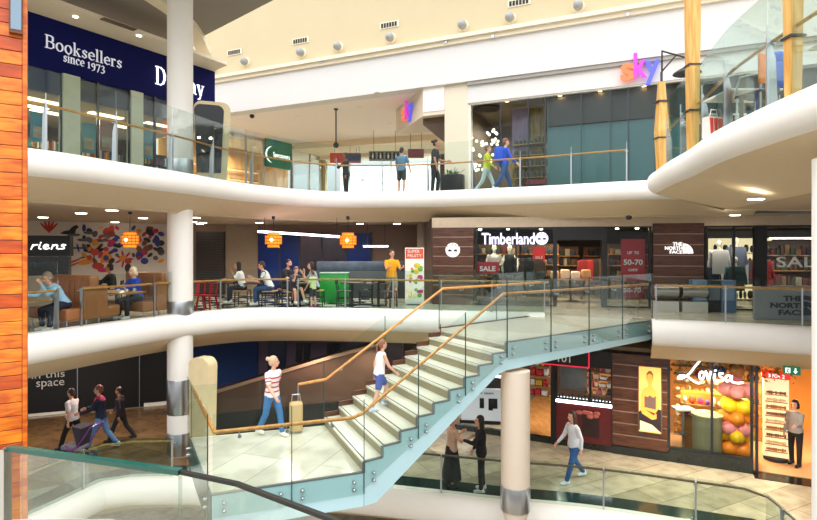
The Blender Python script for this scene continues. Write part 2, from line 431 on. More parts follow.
# ------------------------------------------------------------------ shared materials
WHITE = mat('white_plaster', '#F2EEE8', .6, var=.02); CREAM = mat('cream_plaster', '#E8DDC6', .7, var=.03, scale=3)
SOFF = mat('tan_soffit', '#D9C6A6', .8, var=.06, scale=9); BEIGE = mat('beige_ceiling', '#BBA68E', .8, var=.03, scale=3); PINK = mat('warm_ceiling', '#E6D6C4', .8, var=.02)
GREYC = mat('grey_ceiling', '#8E8880', .8, var=.03)
STEEL = mat('brushed_steel', '#B9BCC0', .28, 1., var=.06, scale=30, stretch=(1, 1, .1)); DSTEEL = mat('dark_steel', '#4A4C50', .35, .9, var=.05)
BLACK = mat('black_paint', '#0E0E10', .4, var=.05); CHAR = mat('charcoal', '#26262A', .6, var=.08)
ASH = wood('ash_handrail', '#B9772F', '#D79B52', (8, 8, 8), .35, .2); WALNUT = wood('walnut_board', '#3C1F12', '#643A24', (1.2, 1.2, 14), .35, .15)
GOLD = wood('gold_timber', '#C98F3C', '#E2B469', (6, 6, .6), .4)
GLASS = glassm('clear_glass', '#F6FBF9', .32); GREEN = glassm('green_glass', '#EDF7F4', .32); SHOPG = glassm('shop_glass', '#EEF4F4', .4)
STONE = tiles('stone_tiles', ('#CFC6B2', '#B9AD95'), 1.2, .6, .22, '#8F8674', .006, R(20)); STONE2 = tiles('lower_stone', ('#C9BFA6', '#9C9580'), 1.5, .75, .18, '#6E6858', .007, R(-27))
TREAD = mat('pale_marble', '#E4E1D0', .25, var=.06, scale=2.2, stretch=(1, 5, 1)); RISER = mat('sand_riser', '#8F8464', .4, var=.12, scale=5)
BLUEF = mat('pale_blue_fascia', '#BFE3EC', .35, var=.02); TRIMD = mat('dark_nosing', '#3A3A34', .5)
LED = emit('lamp_white', '#FFF3DC', 9.); LEDC = emit('lamp_cool', '#FFFFFF', 5.)

# ------------------------------------------------------------------ camera, sky
cam = bpy.data.cameras.new('camera'); cam.sensor_width = 36; cam.lens = F / 817 * 36; cam.shift_y = -12 / 817; cam.clip_end = 200; cam.clip_start = .05
co = bpy.data.objects.new('camera', cam); COL.objects.link(co); co.location = (0, 0, EYE); co.rotation_euler = (PI/2, 0, 0); sc.camera = co
sc.view_settings.view_transform = 'Standard'; sc.view_settings.look = 'None'; sc.view_settings.gamma = 1; sc.view_settings.use_curve_mapping = False
sc.view_settings.exposure = .55
sc.cycles.transparent_max_bounces = 32; sc.cycles.max_bounces = 8; sc.cycles.diffuse_bounces = 4; sc.cycles.use_denoising = True
sc.cycles.sample_clamp_indirect = 4.; sc.cycles.caustics_reflective = False; sc.cycles.caustics_refractive = False
w = bpy.data.worlds.new('sky'); sc.world = w; w.use_nodes = True; nt = w.node_tree; bg = nt.nodes['Background']
tc = nt.nodes.new('ShaderNodeTexCoord'); sx = nt.nodes.new('ShaderNodeSeparateXYZ'); rp = nt.nodes.new('ShaderNodeValToRGB')
mr = nt.nodes.new('ShaderNodeMapRange'); mr.inputs['From Min'].default_value = -1
e = rp.color_ramp.elements; e[0].position = .40; e[0].color = (.11, .10, .095, 1); e[1].position = .80; e[1].color = (1, 1.0, 1.0, 1)
x = e.new(.55); x.color = (.25, .26, .27, 1)
nt.links.new(tc.outputs['Generated'], sx.inputs[0]); nt.links.new(sx.outputs['Z'], mr.inputs['Value']); nt.links.new(mr.outputs[0], rp.inputs[0]); nt.links.new(rp.outputs[0], bg.inputs['Color'])
bg.inputs['Strength'].default_value = 2.6

# ------------------------------------------------------------------ slabs
K = .08   # upstand on the middle and lower slab edges
def gl(lst, z): return [ground(x, y, z) for x, y in lst]
def ext(L, n=5):
    d = (Vector(L[0]) - Vector(L[2])).normalized()*.9
    return [tuple(Vector(L[0]) + d*(n - k)) for k in range(n)] + L
UP_L = gl([(28,147),(64,152),(100,158),(142,165),(185,172),(240,182),(300,189),(345,191.5),(400,191.3),(440,190.3),(540,185.6),(645,180)], ZU)
UP_L = ext(UP_L)
UP_R = gl([(656,168.5),(672,158.5),(690,148),(715,130),(760,107),(817,81)], ZU)
j = (6.62, 14.6)
UP_R2 = UP_R + [(4.62, 5.2), (4.6, 3.5), (4.7, 0)]
up_edge = smoothline(UP_L + [(8.2, 15.55), (10, 15.35)], 6)
wing_edge = smoothline([(10, 15.2), (8.2, 15.0), (7.0, 14.55), (6.22, 13.95), (5.98, 13.2)] + UP_R2[1:], 6)
MID_L = gl([(28,335),(64,330),(100,325),(142,319.4),(185,314),(235,309.7),(268,308.6),(330,309),(410,310.4),(437,311.3),(545,313.6)], K)
MID_L = ext(MID_L)
mid_left = smoothline(MID_L, 6)
MID_R = gl([(652,320.3),(690,322),(750,324.8),(812,328)], K); MID_R.append((MID_R[-1][0] + 2.6, MID_R[-1][1] - .9)); MID_R.append((13.5, 9))
mid_right = smoothline(MID_R, 5)
LOW = gl([(28,520),(70,500.5),(104,484)], ZG + K)
LOW_L = ext(LOW, 3)
LOW_M = gl([(130,480.3),(183,480),(300,484),(383,490.5),(500,503.5),(600,513.5)], ZG + K)
low_edge = smoothline(LOW_L, 4) + smoothline(LOW_M + [(6.4, 10.52)], 5) + smoothline([(6.52, 10.3), (6.36, 9.3), (5.6, 6), (5.4, 3)], 4)
PROF_BULL = [(.13, .0)] + [(.10 - .24*math.cos(a) if a > .3 else .10 - .24*math.cos(a), -.27 + .27*math.sin(a)) for a in [R(x) for x in (78, 60, 40, 20, 0, -20, -40, -60, -80)]]
def slab(name, edge, zt, thick, inn, k=0., floor_in=.16):
    b = MB(); sec = [(floor_in + .22, 0.), (floor_in + .2, k), (.14, k)] + [(u, dz*1. + k*(1 + dz/.54 if dz > -.54 else 0)) for u, dz in PROF_BULL[1:]]
    P = [(p[0], p[1], zt) for p in edge]
    b.sweep(P, sec, closed=False); b.build(name, WHITE, smooth=True)['kind'] = 'structure'
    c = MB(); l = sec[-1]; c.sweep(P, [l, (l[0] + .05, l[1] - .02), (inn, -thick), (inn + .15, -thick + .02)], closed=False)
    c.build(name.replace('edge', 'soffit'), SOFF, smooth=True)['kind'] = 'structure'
def plate(name, poly, z0, z1, m):
    b = MB(); b.prism(poly, z0, z1); o = b.build(name, m, smooth=False); o['kind'] = 'structure'; return o
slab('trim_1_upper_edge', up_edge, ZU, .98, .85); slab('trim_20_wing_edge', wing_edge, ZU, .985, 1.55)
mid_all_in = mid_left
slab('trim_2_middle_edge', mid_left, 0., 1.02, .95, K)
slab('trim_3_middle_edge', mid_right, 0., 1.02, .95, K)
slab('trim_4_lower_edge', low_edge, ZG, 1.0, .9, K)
FI = .3
plate('floor_upper', offset(up_edge, FI) + [(26, 15.6), (26, 44), (-32, 44), (-32, up_edge[0][1])], ZU - .25, ZU - .004, STONE)
plate('floor_wing', offset(wing_edge, FI) + [(26, 0), (26, 15.6), (10, 15.6)], ZU - .25, ZU - .006, STONE)
plate('ceiling_wing', [(10, 13.7), (8.5, 13.5), (7.7, 13.1)] + offset([p for p in wing_edge if p[1] < 12.4], 1.5) + [(26, 0), (26, 13.7)], ZU - .965, ZU - .89, BEIGE)
plate('ceiling_middle', offset(up_edge, .78) + [(26, 16.1), (26, 43), (-31, 43), (-31, up_edge[0][1] + 1)], ZU - .96, ZU - .88, BEIGE)
# bridge corners (stair head)
N0 = ground(363, 471.5, ZL); F0 = ground(325, 426, ZL); N1 = ground(505, 342, 0); F1 = ground(441, 328.5, 0)
N2 = ground(650, 320.5, 0); F2 = ground(546, 314.2, 0); L0 = ground(212, 494, ZL); L1 = ground(191, 438.5, ZL)
mid_poly = offset(mid_left, FI)[:-1] + [(F2[0], F2[1] + .02), (N2[0] + .1, N2[1] - .1)] + offset(mid_right, FI)[1:]
plate('floor_middle', mid_poly + [(26, 9), (26, 36), (-30, 36), (-30, mid_left[0][1])], -.25, -.002, STONE)
plate('ceiling_lower', offset(mid_left, .9)[:-1] + [(F2[0] + .2, F2[1] + .9), (N2[0] + .9, N2[1] + .7)] + offset(mid_right, .9)[1:] + [(25, 9), (25, 35), (-29, 35), (-29, mid_left[0][1])], -1.0, -.9, BEIGE)
plate('floor_lower', offset(low_edge, FI) + [(28, 3), (28, 38), (-30, 38), (-30, low_edge[0][1])], ZG - .25, ZG - .002, STONE2)
plate('floor_ground', [(-16, 1), (16, 1), (16, 22), (-16, 22)], -7.9, -7.7, STONE)
b = MB(); b.sweep([(p[0], p[1], ZG) for p in low_edge], [(.33, 0), (1.05, 0), (1.05, .006), (.33, .006)]); b.build('trim_21_granite_border', mat('green_granite', '#1B332E', .12, var=.4, scale=9), None, False)['kind'] = 'structure'
NEAR = [(-9, -6), (9, -6), (9, 1.0), (-.1, 1.0), (-1.45, 1.75), (-1.9, 3.2), (-2.0, 3.75), (-9, 3.75)]
plate('floor_near', NEAR, -.6, 0, STONE)

# ------------------------------------------------------------------ columns
def column(label, x, y, r, z0, z1, bands=(), tip=False, name='column', m=None):
    t = thing(name, label, 'column', (x, y, z0), 0, 'round columns')
    b = MB(); b.lathe([(r, 0), (r, z1 - z0)], n=36) if not tip else b.lathe([(r*.5, 0), (r*.5, 2.15), (r*.96, 2.56), (r, 2.6), (r, z1 - z0)], n=36)
    b.build('shaft', m or WHITE, t)
    for a, c in bands:
        q = MB(); q.lathe([(r + .008, a - z0), (r + .012, a - z0 + .01), (r + .012, c - z0 - .01), (r + .008, c - z0)], n=36); q.build('steel_sleeve', STEEL, t)
    return t
CA = (-6.22, 14.98)
column('tall white round column on the left rising through all the floors', CA[0], CA[1], .33, ZG, 13, [(ZG + .02, ZG + .62), (ZG + 1.12, ZG + 2.05), (0.005, .42), (ZU + .01, ZU + .5)])
column('white column with steel sleeve and tapered foot under the stair bridge', 2.16, 11.12, .29, -6.0, -.62, [(-3.42, -2.93)], True, m=mat('warm_plaster', '#E8D8C6', .6, var=.02))
column('white round column cut off by the right edge of the photo', 5.28, 6.7, .3, -7.7, 2.95)

# ------------------------------------------------------------------ balustrades
def rail_sec(r=.024, n=8): return [(r*math.cos(2*PI*j/n), r*math.sin(2*PI*j/n)) for j in range(n)]
def balustrade(label, edge, z, h, gh, step, inn=.2, glass=GLASS, post='fin', g0=.03, rail_m=ASH, gin=None, ends=(0, 0), name='glass_balustrade', rr=.026):
    line = offset(edge, inn); L = arclen(line)[-1]; line = sub(line, ends[0], L - ends[1]); L = arclen(line)[-1]
    n = max(1, round(L / step)); st = L / n
    t = thing(name, label, 'balustrade', (line[0][0], line[0][1], z))
    for i in range(n):
        g = sub(line, i*st + .012, (i+1)*st - .012)
        b = MB(); b.sweep([(p[0], p[1], z) for p in g], [(-.006, g0), (.006, g0), (.006, gh), (-.006, gh)]); b.build('glass_panel', glass, t, False, True)
    b = MB(); b.sweep([(p[0], p[1], z + h) for p in offset(line, .07)], rail_sec(rr)); b.build('handrail', rail_m, t, True, True)
    for i in range(n + 1):
        p = sub(line, i*st, i*st + .01); q = sub(line, max(0, i*st - .05), i*st + .05); a = math.atan2(q[-1][1]-q[0][1], q[-1][0]-q[0][0])
        b = MB(); b.T = Matrix.Translation((p[0][0], p[0][1], z)) @ Matrix.Rotation(a, 4, 'Z')
        if post == 'fin':   # flat tapering steel fin with a thin rod above and a bracket to the rail
            b.loft([[(-.02, -.012, 0), (-.02, .13, 0), (.02, .13, 0), (.02, -.012, 0)], [(-.02, -.012, h*.75), (-.02, .10, h*.75), (.02, .10, h*.75), (.02, -.012, h*.75)], [(-.014, -.01, h + .05), (-.014, .03, h + .05), (.014, .03, h + .05), (.014, -.01, h + .05)]])
            b.tube((0, 0, h), (0, 0, h + .22), .01); b.box((-.05, .02, h - .045), (.05, .09, h - .028))
        else:
            b.box((-.016, -.014, 0), (.016, .04, h + .03)); b.box((-.05, .02, h - .045), (.05, .09, h - .028))
        b.build('post', STEEL, t, False, True)
    return t
RH = .92
def cut(edge, px0, px1, inn=.2):
    """arc positions where the edge crosses two view bearings"""
    line = offset(edge, inn); L = arclen(line)
    f = lambda p: CX + p[0]/p[1]*F if p[1] > .5 else -9999
    xs = [f(p) for p in line]
    i0 = next((i for i, x in enumerate(xs) if x >= px0), 0); i1 = next((i for i, x in enumerate(xs) if x >= px1), len(xs)-1)
    return edge[i0:i1 + 1]
nUL = next(i for i, p in enumerate(up_edge) if p[0] > UP_L[-1][0] - .05)
balustrade('upper floor glass balustrade in front of the navy bookshop and phone shop', up_edge[12:nUL], ZU, RH, 1.6, 1.55, .22, ends=(0, .1))
nWing = next(i for i in range(len(wing_edge)) if wing_edge[i][1] < 13.2)
balustrade('glass balustrade on the curved upper right wing with wooden handrail', wing_edge[nWing:], ZU, RH + .03, 1.62, 1.5, .2, glass=GREEN, ends=(0, .5))
i255 = len(cut(mid_left, -9999, 250))
balustrade('middle floor glass balustrade beside the brown restaurant booths', mid_left[12:cut(mid_left, -99, 166).__len__()], 0, RH, 1.55, 1.6, .2, g0=K + .01)
iA = len(cut(mid_left, -99, 190)); iM = len(cut(mid_left, -99, 441))
balustrade('middle floor glass balustrade in front of the stool tables', mid_left[iA:iM], 0, RH, 1.22, 1.7, .2, post='flat', g0=K + .01)
balustrade('short middle floor glass balustrade behind the stair bridge', mid_left[iM:], 0, RH, 1.2, 1.5, .2, glass=GREEN, post='flat', g0=K + .01)
balustrade('middle floor glass balustrade on the right before the outdoor clothing shop', mid_right, 0, RH, 1.15, 1.55, .2, post='flat', g0=K + .01, ends=(.1, 0))
iB = next(i for i, p in enumerate(low_edge) if p[0] > -5.6 and p[1] > 12)
balustrade('lower floor glass balustrade at the left below the restaurant', low_edge[:iB], ZG, .9, 1.0, 1.9, .2, glass=glassm('teal_glass', '#DDEDE9', .4), post='flat', g0=K + .01)
iC = next(i for i, p in enumerate(low_edge) if p[0] > -1.2)
balustrade('lower floor glass balustrade running past the jewellery shop', low_edge[iC:], ZG, .9, 1.0, 1.75, .2, glass=GREEN, post='flat', g0=K + .01, rail_m=wood('brown_handrail', '#5A3A28', '#7A5238', (8, 8, 8), .35))

# near glass balustrade below the camera
t = thing('near_balustrade', 'glass balustrade with black top edge right in front of the camera', 'balustrade', (-1.43, 1.97, 0))
top = [(-1.43, 1.97), (-.73, 1.76), (-.52, 1.67), (-.20, 1.45), (.25, 1.1)]
zt = EYE - (200/F)*1.97
for seg, gm in ((top[:2], GLASS), (top[1:], GLASS)):
    b = MB(); b.sweep([(p[0], p[1], 0) for p in seg], [(-.009, .03), (.009, .03), (.009, zt), (-.009, zt)]); b.build('glass_panel', gm, t, False, True)
b = MB(); b.sweep([(p[0], p[1], zt) for p in top[1:]], [(-.007, -.006), (.007, -.006), (.007, .006), (-.007, .006)]); b.build('top_edge', BLACK, t, False, True)
b = MB(); b.sweep([(p[0], p[1], zt) for p in top[:2]], [(-.012, -.008), (.012, -.008), (.012, .008), (-.012, .008)]); b.build('glass_edge', mat('glass_edge_green', '#0F4A42', .15, var=.05), t, False, True)
b = MB(); b.box((-1.45, 1.95, 0), (-1.435, 1.99, zt)); b.build('end_post', STEEL, t, False, True)

# timber clad pillar at the left
t = thing('timber_pillar', 'orange timber clad pillar at the left edge with a wall light', 'pillar', (-3.622, 5.0, -7.7), R(33))
OR = [wood('orange_board_%d' % i, a, c, (2, 2, 9), .35, .2) for i, (a, c) in enumerate([('#B84C0A', '#DE7A18'), ('#C85C0C', '#EE8C20'), ('#A03A08', '#C85210')])]
b = MB(); b.box((-.13, 0, 0), (.125, .26, 14)); b.build('core', mat('dark_timber', '#5A2A10', .5), t, False)
rnd = random.Random(3); z0 = 7.7 - 3.0
for k in range(100):
    zz = z0 + k*.123
    if zz > 13.8: break
    b = MB(); b.rbox((-.088, -.018, zz + .003), (.09, .02, zz + .120), .004); b.build('board', OR[rnd.choice([0, 0, 1, 1, 2])], t, False)
b = MB(); b.box((-.088, -.018, 0), (.09, .02, z0)); b.build('lower_cladding', OR[0], t, False)
for xa, xb in ((-.13, -.09), (.092, .13)):
    b = MB(); b.rbox((xa, -.026, 0), (xb, .02, 14), .006); b.build('corner_post', OR[0], t, False)
zl = 7.7 + 3.79
b = MB(); b.box((-.005, -.08, zl), (.095, -.018, zl + 1.2)); o = b.build('lamp_frame', mat('bronze', '#6A3A1C', .4), t, False)
b = MB(); b.box((.008, -.087, zl + .03), (.086, -.079, zl + 1.17)); b.build('lamp_diffuser', emit('lamp_bluegrey', '#6F8496', .3), o, False)
# ------------------------------------------------------------------ staircase with landing and bridge
def v2(a): return Vector((a[0], a[1]))
NR = 10; RISE = -ZL / NR; NT = 9
SX = thing('staircase', 'pale stone staircase with light blue sides, glass panels and wooden handrails', 'staircase', (N0[0], N0[1], ZG))
def onN(t): return lerp(N0, N1, t)
def onF(t): return lerp(F0, F1, t)
def P3(p, z): return (p[0], p[1], z)
DEP = .55
# landing
far_b = F0
land = [L0, N0, F0, L1]
b = MB(); b.prism(land, ZL - .09, ZL); o = b.build('landing_slab', tiles('landing_marble', ('#E9E5D5', '#DAD5C2'), 3.4, .78, .2, '#A9A390', .006, R(20) + PI/2, 1.6), SX, False, True)
b = MB(); b.prism(offset(land + [land[0]], .04)[:-1], ZL - .42, ZL - .09); b.build('landing_frame', CREAM, SX, False, True)
# bridge deck
b = MB(); b.prism([N1, N2, F2, F1], -.07, 0.0); b.build('bridge_deck', mat('bridge_marble', '#D2CFBC', .22, var=.08, scale=1.6, stretch=(4, 1, 1)), SX, False, True)
b = MB(); b.prism([N1, N2, F2, F1], -.5, -.07); b.build('bridge_soffit', CREAM, SX, False, True)
# flight soffit, treads and risers
low = lambda p, q, t, z: P3(lerp(p, q, t), z)
b = MB()
a3 = [P3(N0, ZL - .42), P3(N1, -.5), P3(N1, -.16), P3(N0, ZL - .02)]; c3 = [P3(F0, ZL - .42), P3(F1, -.5), P3(F1, -.16), P3(F0, ZL - .02)]
b.sheet(a3, c3); b.build('flight_soffit', CREAM, SX, False, True)
for i in range(NT):
    z = ZL + RISE*(i + 1); t0 = i/NT - .006; t1 = (i + 1)/NT + .004
    b = MB(); b.prism([onN(t0), onN(t1), onF(t1), onF(t0)], z - .035, z); tr = b.build('tread', TREAD, SX, False, True)
    b = MB(); b.prism([onN(t0 + .012), onN(t0 + .02), onF(t0 + .02), onF(t0 + .012)], z - .001, z + .0015); b.build('nosing_strip', TRIMD, tr, False, True)
    b = MB(); b.prism([onN(t0 + .006), onN(t0 + .03), onF(t0 + .03), onF(t0 + .006)], z - RISE, z - .035); b.build('riser', RISER, SX, False, True)
b = MB(); b.prism([onN(1.0), onN(1.02), onF(1.02), onF(1.0)], -RISE, -.07); b.build('riser', RISER, SX, False, True)
# light blue side fascias: stepped along the flight
def fascia(p0, p1, tops, bots, name='fascia', m=BLUEF, out=.04):
    """outline in (t, z) between plan points p0->p1, extruded outwards (to the right of travel)"""
    d = (v2(p1) - v2(p0)).normalized(); n = Vector((d.y, -d.x))
    pl = [(t, z) for t, z in tops] + [(t, z) for t, z in reversed(bots)]
    q = lambda t, z, o: (lerp(p0, p1, t)[0] + n.x*o, lerp(p0, p1, t)[1] + n.y*o, z)
    b = MB(); b.sheet([q(t, z, .002) for t, z in pl], [q(t, z, out) for t, z in pl]); return b.build(name, m, SX, False, True)
def edge_trim(p0, p1, tops, out=.046):
    d = (v2(p1) - v2(p0)).normalized(); n = Vector((d.y, -d.x))
    q = lambda t, z, o: (lerp(p0, p1, t)[0] + n.x*o, lerp(p0, p1, t)[1] + n.y*o, z)
    b = MB()
    for (ta, za), (tb, zb) in zip(tops[:-1], tops[1:]): b.bar(q(ta, za - .012, .022), q(tb, zb - .012, .022), .05, .026)
    return b.build('edge_trim', mat('grey_trim', '#77797A', .5), SX, False, True)
steps = []
for i in range(NR):
    t = i/NT; steps += [(t, ZL + RISE*i), (t, ZL + RISE*(i + 1))]
fl_low = [(-.06, ZL - DEP), (.10, ZL - DEP), (.96, -DEP - .02), (1.0, -DEP)]
fascia(N0, N1, steps, [(0, ZL - DEP), (.07, ZL - DEP), (.93, -DEP - .05), (1.0, -DEP)]); edge_trim(N0, N1, steps)
fascia(L0, N0, [(0, ZL + .0), (1, ZL)], [(0, ZL - DEP), (1, ZL - DEP)]); edge_trim(L0, N0, [(0, ZL + .012), (1, ZL + .012)])
fascia(N1, N2, [(0, 0), (1, 0)], [(0, -DEP), (1, -.46)]); edge_trim(N1, N2, [(0, .012), (1, .012)])
fascia(F1, F0, [(1 - t, z + .10) for t, z in reversed(steps)], [(0, -DEP), (.07, -DEP - .05), (.93, ZL - DEP), (1, ZL - DEP)], 'far_fascia', WALNUT)
fascia(F2, F1, [(0, .02), (1, .02)], [(0, -.46), (1, -DEP)], 'far_fascia', WALNUT)
fascia(L1, L0, [(0, ZL), (1, ZL)], [(0, ZL - .3), (.2, ZL - DEP), (1, ZL - DEP)], 'end_fascia', mat('dark_green_fascia', '#3E5A5A', .3))
fascia(F0, L1, [(0, ZL), (1, ZL)], [(0, ZL - DEP), (1, ZL - .3)], 'end_fascia', CREAM)
# glass, clamps, rails -------------------------------------------------------------
def gpanel(pts, g_lo, g_hi, out):
    """pts = [(x, y, z)], glass outside the right-hand side of travel by out"""
    b = MB(); b.sweep(pts, [(-out - .014, g_lo), (-out, g_lo), (-out, g_hi), (-out - .014, g_hi)]); b.build('glass_panel', GLASS, SX, False, True)
    p = pts[-1]; d = (v2(pts[-1]) - v2(pts[-2])).normalized(); n = Vector((d.y, -d.x)); q = (p[0] + n.x*(out + .007) + d.x*.006, p[1] + n.y*(out + .007) + d.y*.006)
    b = MB(); b.T = Matrix.Translation((q[0], q[1], p[2])) @ Matrix.Rotation(math.atan2(d.y, d.x), 4, 'Z'); b.box((-.006, -.009, g_lo), (.006, .009, g_hi)); b.build('refraction_line', mat('refraction_green', '#2E4A48', .3), SX, False, True)  # added dark strip stands in for refraction at the panel edge
def clamp_at(p, z, d, out):
    n = Vector((d.y, -d.x))
    b = MB(); a = Vector((p[0], p[1], z)) + Vector((n.x, n.y, 0))*(out - .03); b.tube(a, a + Vector((n.x, n.y, 0))*.06, .028, n=14)
    b.ell(a + Vector((n.x, n.y, 0))*.06, .026, 10, 6); b.build('glass_clamp', STEEL, SX, True, True)
def side(segs, clamps=True, out=.055, hi=1.2, lo=-.26):
    """segs: list of (p0, z0, p1, z1, n panels)"""
    for p0, z0, p1, z1, n in segs:
        d = (v2(p1) - v2(p0)).normalized(); L = math.dist(p0, p1)
        for i in range(n):
            a = i/n + .006/L; c = (i + 1)/n - .006/L
            gpanel([P3(lerp(p0, p1, a), z0 + (z1-z0)*a), P3(lerp(p0, p1, c), z0 + (z1-z0)*c)], lo, hi, out)
            if clamps:
                for tt in (a + .16/L, c - .16/L):
                    zz = z0 + (z1-z0)*tt
                    for k in (-.10, -.22): clamp_at(lerp(p0, p1, tt), zz + k - (.12 if z0 != z1 else .03), d, out)
side([(L0, ZL, N0, ZL, 2), (N0, ZL + .09, N1, .05, 3), (N1, 0, N2, 0, 4)], lo=-.34)
side([(L1, ZL, L0, ZL, 1)], lo=-.4)
side([(F2, 0, F1, 0, 2), (F1, 0.05, F0, ZL + .09, 2)], clamps=False, lo=-.02)
side([(F0, ZL, L1, ZL, 2)], clamps=False, lo=-.02, hi=1.0)
def rail(name, pts, r=.03):
    # rounded chain of straight lengths with swept bends
    b = MB(); b.sweep(pts, rail_sec(r, 10)); return b.build(name, ASH, SX, True, True)
def inset(p, q, r, o=.05):
    d = (v2(q) - v2(p)).normalized(); return (p[0] - d.y*o, p[1] + d.x*o)
nl = offset([L1, L0, N0, N1, N2], .05)
near = [P3(nl[0], ZL + .92), P3(nl[1], ZL + .9), P3(lerp(nl[1], nl[2], .93), ZL + .88), P3(nl[2], ZL + .93), P3(nl[3], .92), P3(nl[4], .92)]
near[4] = (nl[3][0], nl[3][1], .94)
rail('handrail', near)
fl = offset([F2, F1, F0], .06)
fx = lerp(F0, L1, .2); fx = (fx[0] - .02, fx[1] - .05)
far = [P3(fl[0], .90), P3(fl[1], .92), P3(fl[2], ZL + .97), P3(fx, ZL + .90)]
b = MB(); b.tube((fx[0], fx[1], ZL), (fx[0], fx[1], ZL + .9), .018); b.build('rail_post', STEEL, SX, True, True)
rail('handrail', far)
for a, c, n in ((near[1], near[2], 3), (near[3], near[4], 4), (near[4], near[5], 5), (far[0], far[1], 3), (far[1], far[2], 4)):
    for i in range(n):
        p = Vector(lerp(a, c, (i + .5)/n)); d = (v2(c) - v2(a)).normalized(); nn = Vector((d.y, -d.x, 0))
        b = MB(); b.path([p + Vector((0, 0, -.025)), p + Vector((0, 0, -.07)), p + Vector((0, 0, -.07)) + nn*.09], .009, 8); b.tube(p + Vector((0, 0, -.07)) + nn*.085, p + Vector((0, 0, -.07)) + nn*.1, .028); b.build('rail_bracket', STEEL, SX, True, True)
# ------------------------------------------------------------------ upper floor: walls, shops
UW = Fr((-10.77, 26.5), (16.69, 14.0))
UPW = mat('upper_white', '#D6D4D2', .6, var=.02)
ZB, ZC, ZW = 8.03, 9.46, 7.25           # band foot, cornice foot, shop window head
def fbox(fr, u0, u1, v0, v1, z0, z1, mb=None):
    b = mb or fr.mb(); b.box((u0, v0, z0), (u1, v1, z1)); return b
def S(b, name, m, smooth=False, parent=None): o = b.build(name, m, parent, smooth); o['kind'] = 'structure'; return o
uE = UW.L
uP0, uP1 = UW.u(445), UW.u(468.5); uR0 = UW.u(213)
S(fbox(UW, 0, uE, -.2, .4, ZB, ZC), 'wall_upper_band', UPW)
S(fbox(UW, uP1, uE, -.16, .3, ZB - .13, ZB), 'trim_22_painted_shadow', mat('shadow_grey', '#9C9892', .7))  # grey strip painted as the shadow below the projecting band
b = fbox(UW, 0, uE, -.30, .4, ZC, ZC + .22); fbox(UW, 0, uE, -.42, .4, ZC + .16, ZC + .3, b); S(b, 'trim_5_cornice', CREAM)
S(fbox(UW, 0, uE, -.05, .4, ZC + .3, 17), 'wall_upper_cream', mat('cream_panel', '#C9BA98', .8, var=.04, scale=1.2))
S(fbox(UW, uP0, uP1, -.04, .5, ZU, ZB + .01), 'wall_pilaster', mat('travertine', '#DCD2BC', .5, var=.05, scale=4, stretch=(1, 1, 5)))
S(fbox(UW, uP1, uE, -.06, .34, ZW, ZB), 'wall_sky_fascia', UPW)
# glass front of the phone shop
t = thing('shop_window', 'wide glazed phone shop front on the upper floor under the colourful sign', 'shop window', UW.p(uP1, 0, ZU), UW.ang)
mull = [470, 500, 528, 545, 581, 610, 628, 655, 700, 745, 800]
us = [UW.u(x) - uP1 for x in mull]
for a, c in zip(us[:-1], us[1:]):
    b = MB(); b.box((a + .02, .05, .06), (c - .02, .065, ZW - ZU - .04)); b.build('window_pane', SHOPG, t, False)
    b = MB(); b.box((c - .016, .03, 0), (c + .016, .10, ZW - ZU)); b.build('mullion', DSTEEL, t, False)
b = MB(); b.box((0, .0, 0), (us[0] + .02, .2, ZW - ZU)); b.box((0, .0, ZW - ZU - .05), (us[-1], .12, ZW - ZU)); b.build('window_frame', WHITE, t, False)
# interior of the phone shop
u545 = UW.u(545)
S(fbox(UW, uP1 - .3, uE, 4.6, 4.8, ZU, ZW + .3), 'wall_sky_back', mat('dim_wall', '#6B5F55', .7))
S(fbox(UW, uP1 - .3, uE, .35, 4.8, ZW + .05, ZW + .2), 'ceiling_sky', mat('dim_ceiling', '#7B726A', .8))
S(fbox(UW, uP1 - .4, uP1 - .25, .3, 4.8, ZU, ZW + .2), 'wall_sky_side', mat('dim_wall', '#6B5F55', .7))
b = fbox(UW, u545, uE, .45, .5, ZU, ZW); S(b, 'wall_teal_screen', mat('teal_screen', '#587A7E', .12, var=.25, scale=.7, coat=.6))
b = fbox(UW, u545 + .05, uE, .36, .44, ZU + 2.45, ZW - .05); S(b, 'wall_grey_screen', mat('grey_screen', '#4A4744', .3, var=.1))
for i, px in enumerate((507, 560, 600, 644)):
    u = UW.u(px, .2); q = UW.p(u, .2, ZW)
    b = MB(); b.lathe([(.001, -.03), (.07, -.03), (.085, 0), (.001, 0)], q); o = b.build('downlight', emit('spot_warm', '#FFC98A', 14.), None)
    tag(o, ['warm spotlight above the blue backpack walker', 'second warm spotlight above the phone shop window', 'third warm spotlight above the phone shop window, left of the sign', 'warm spotlight right under the colourful sign'][i], 'downlight', 'window spotlights')
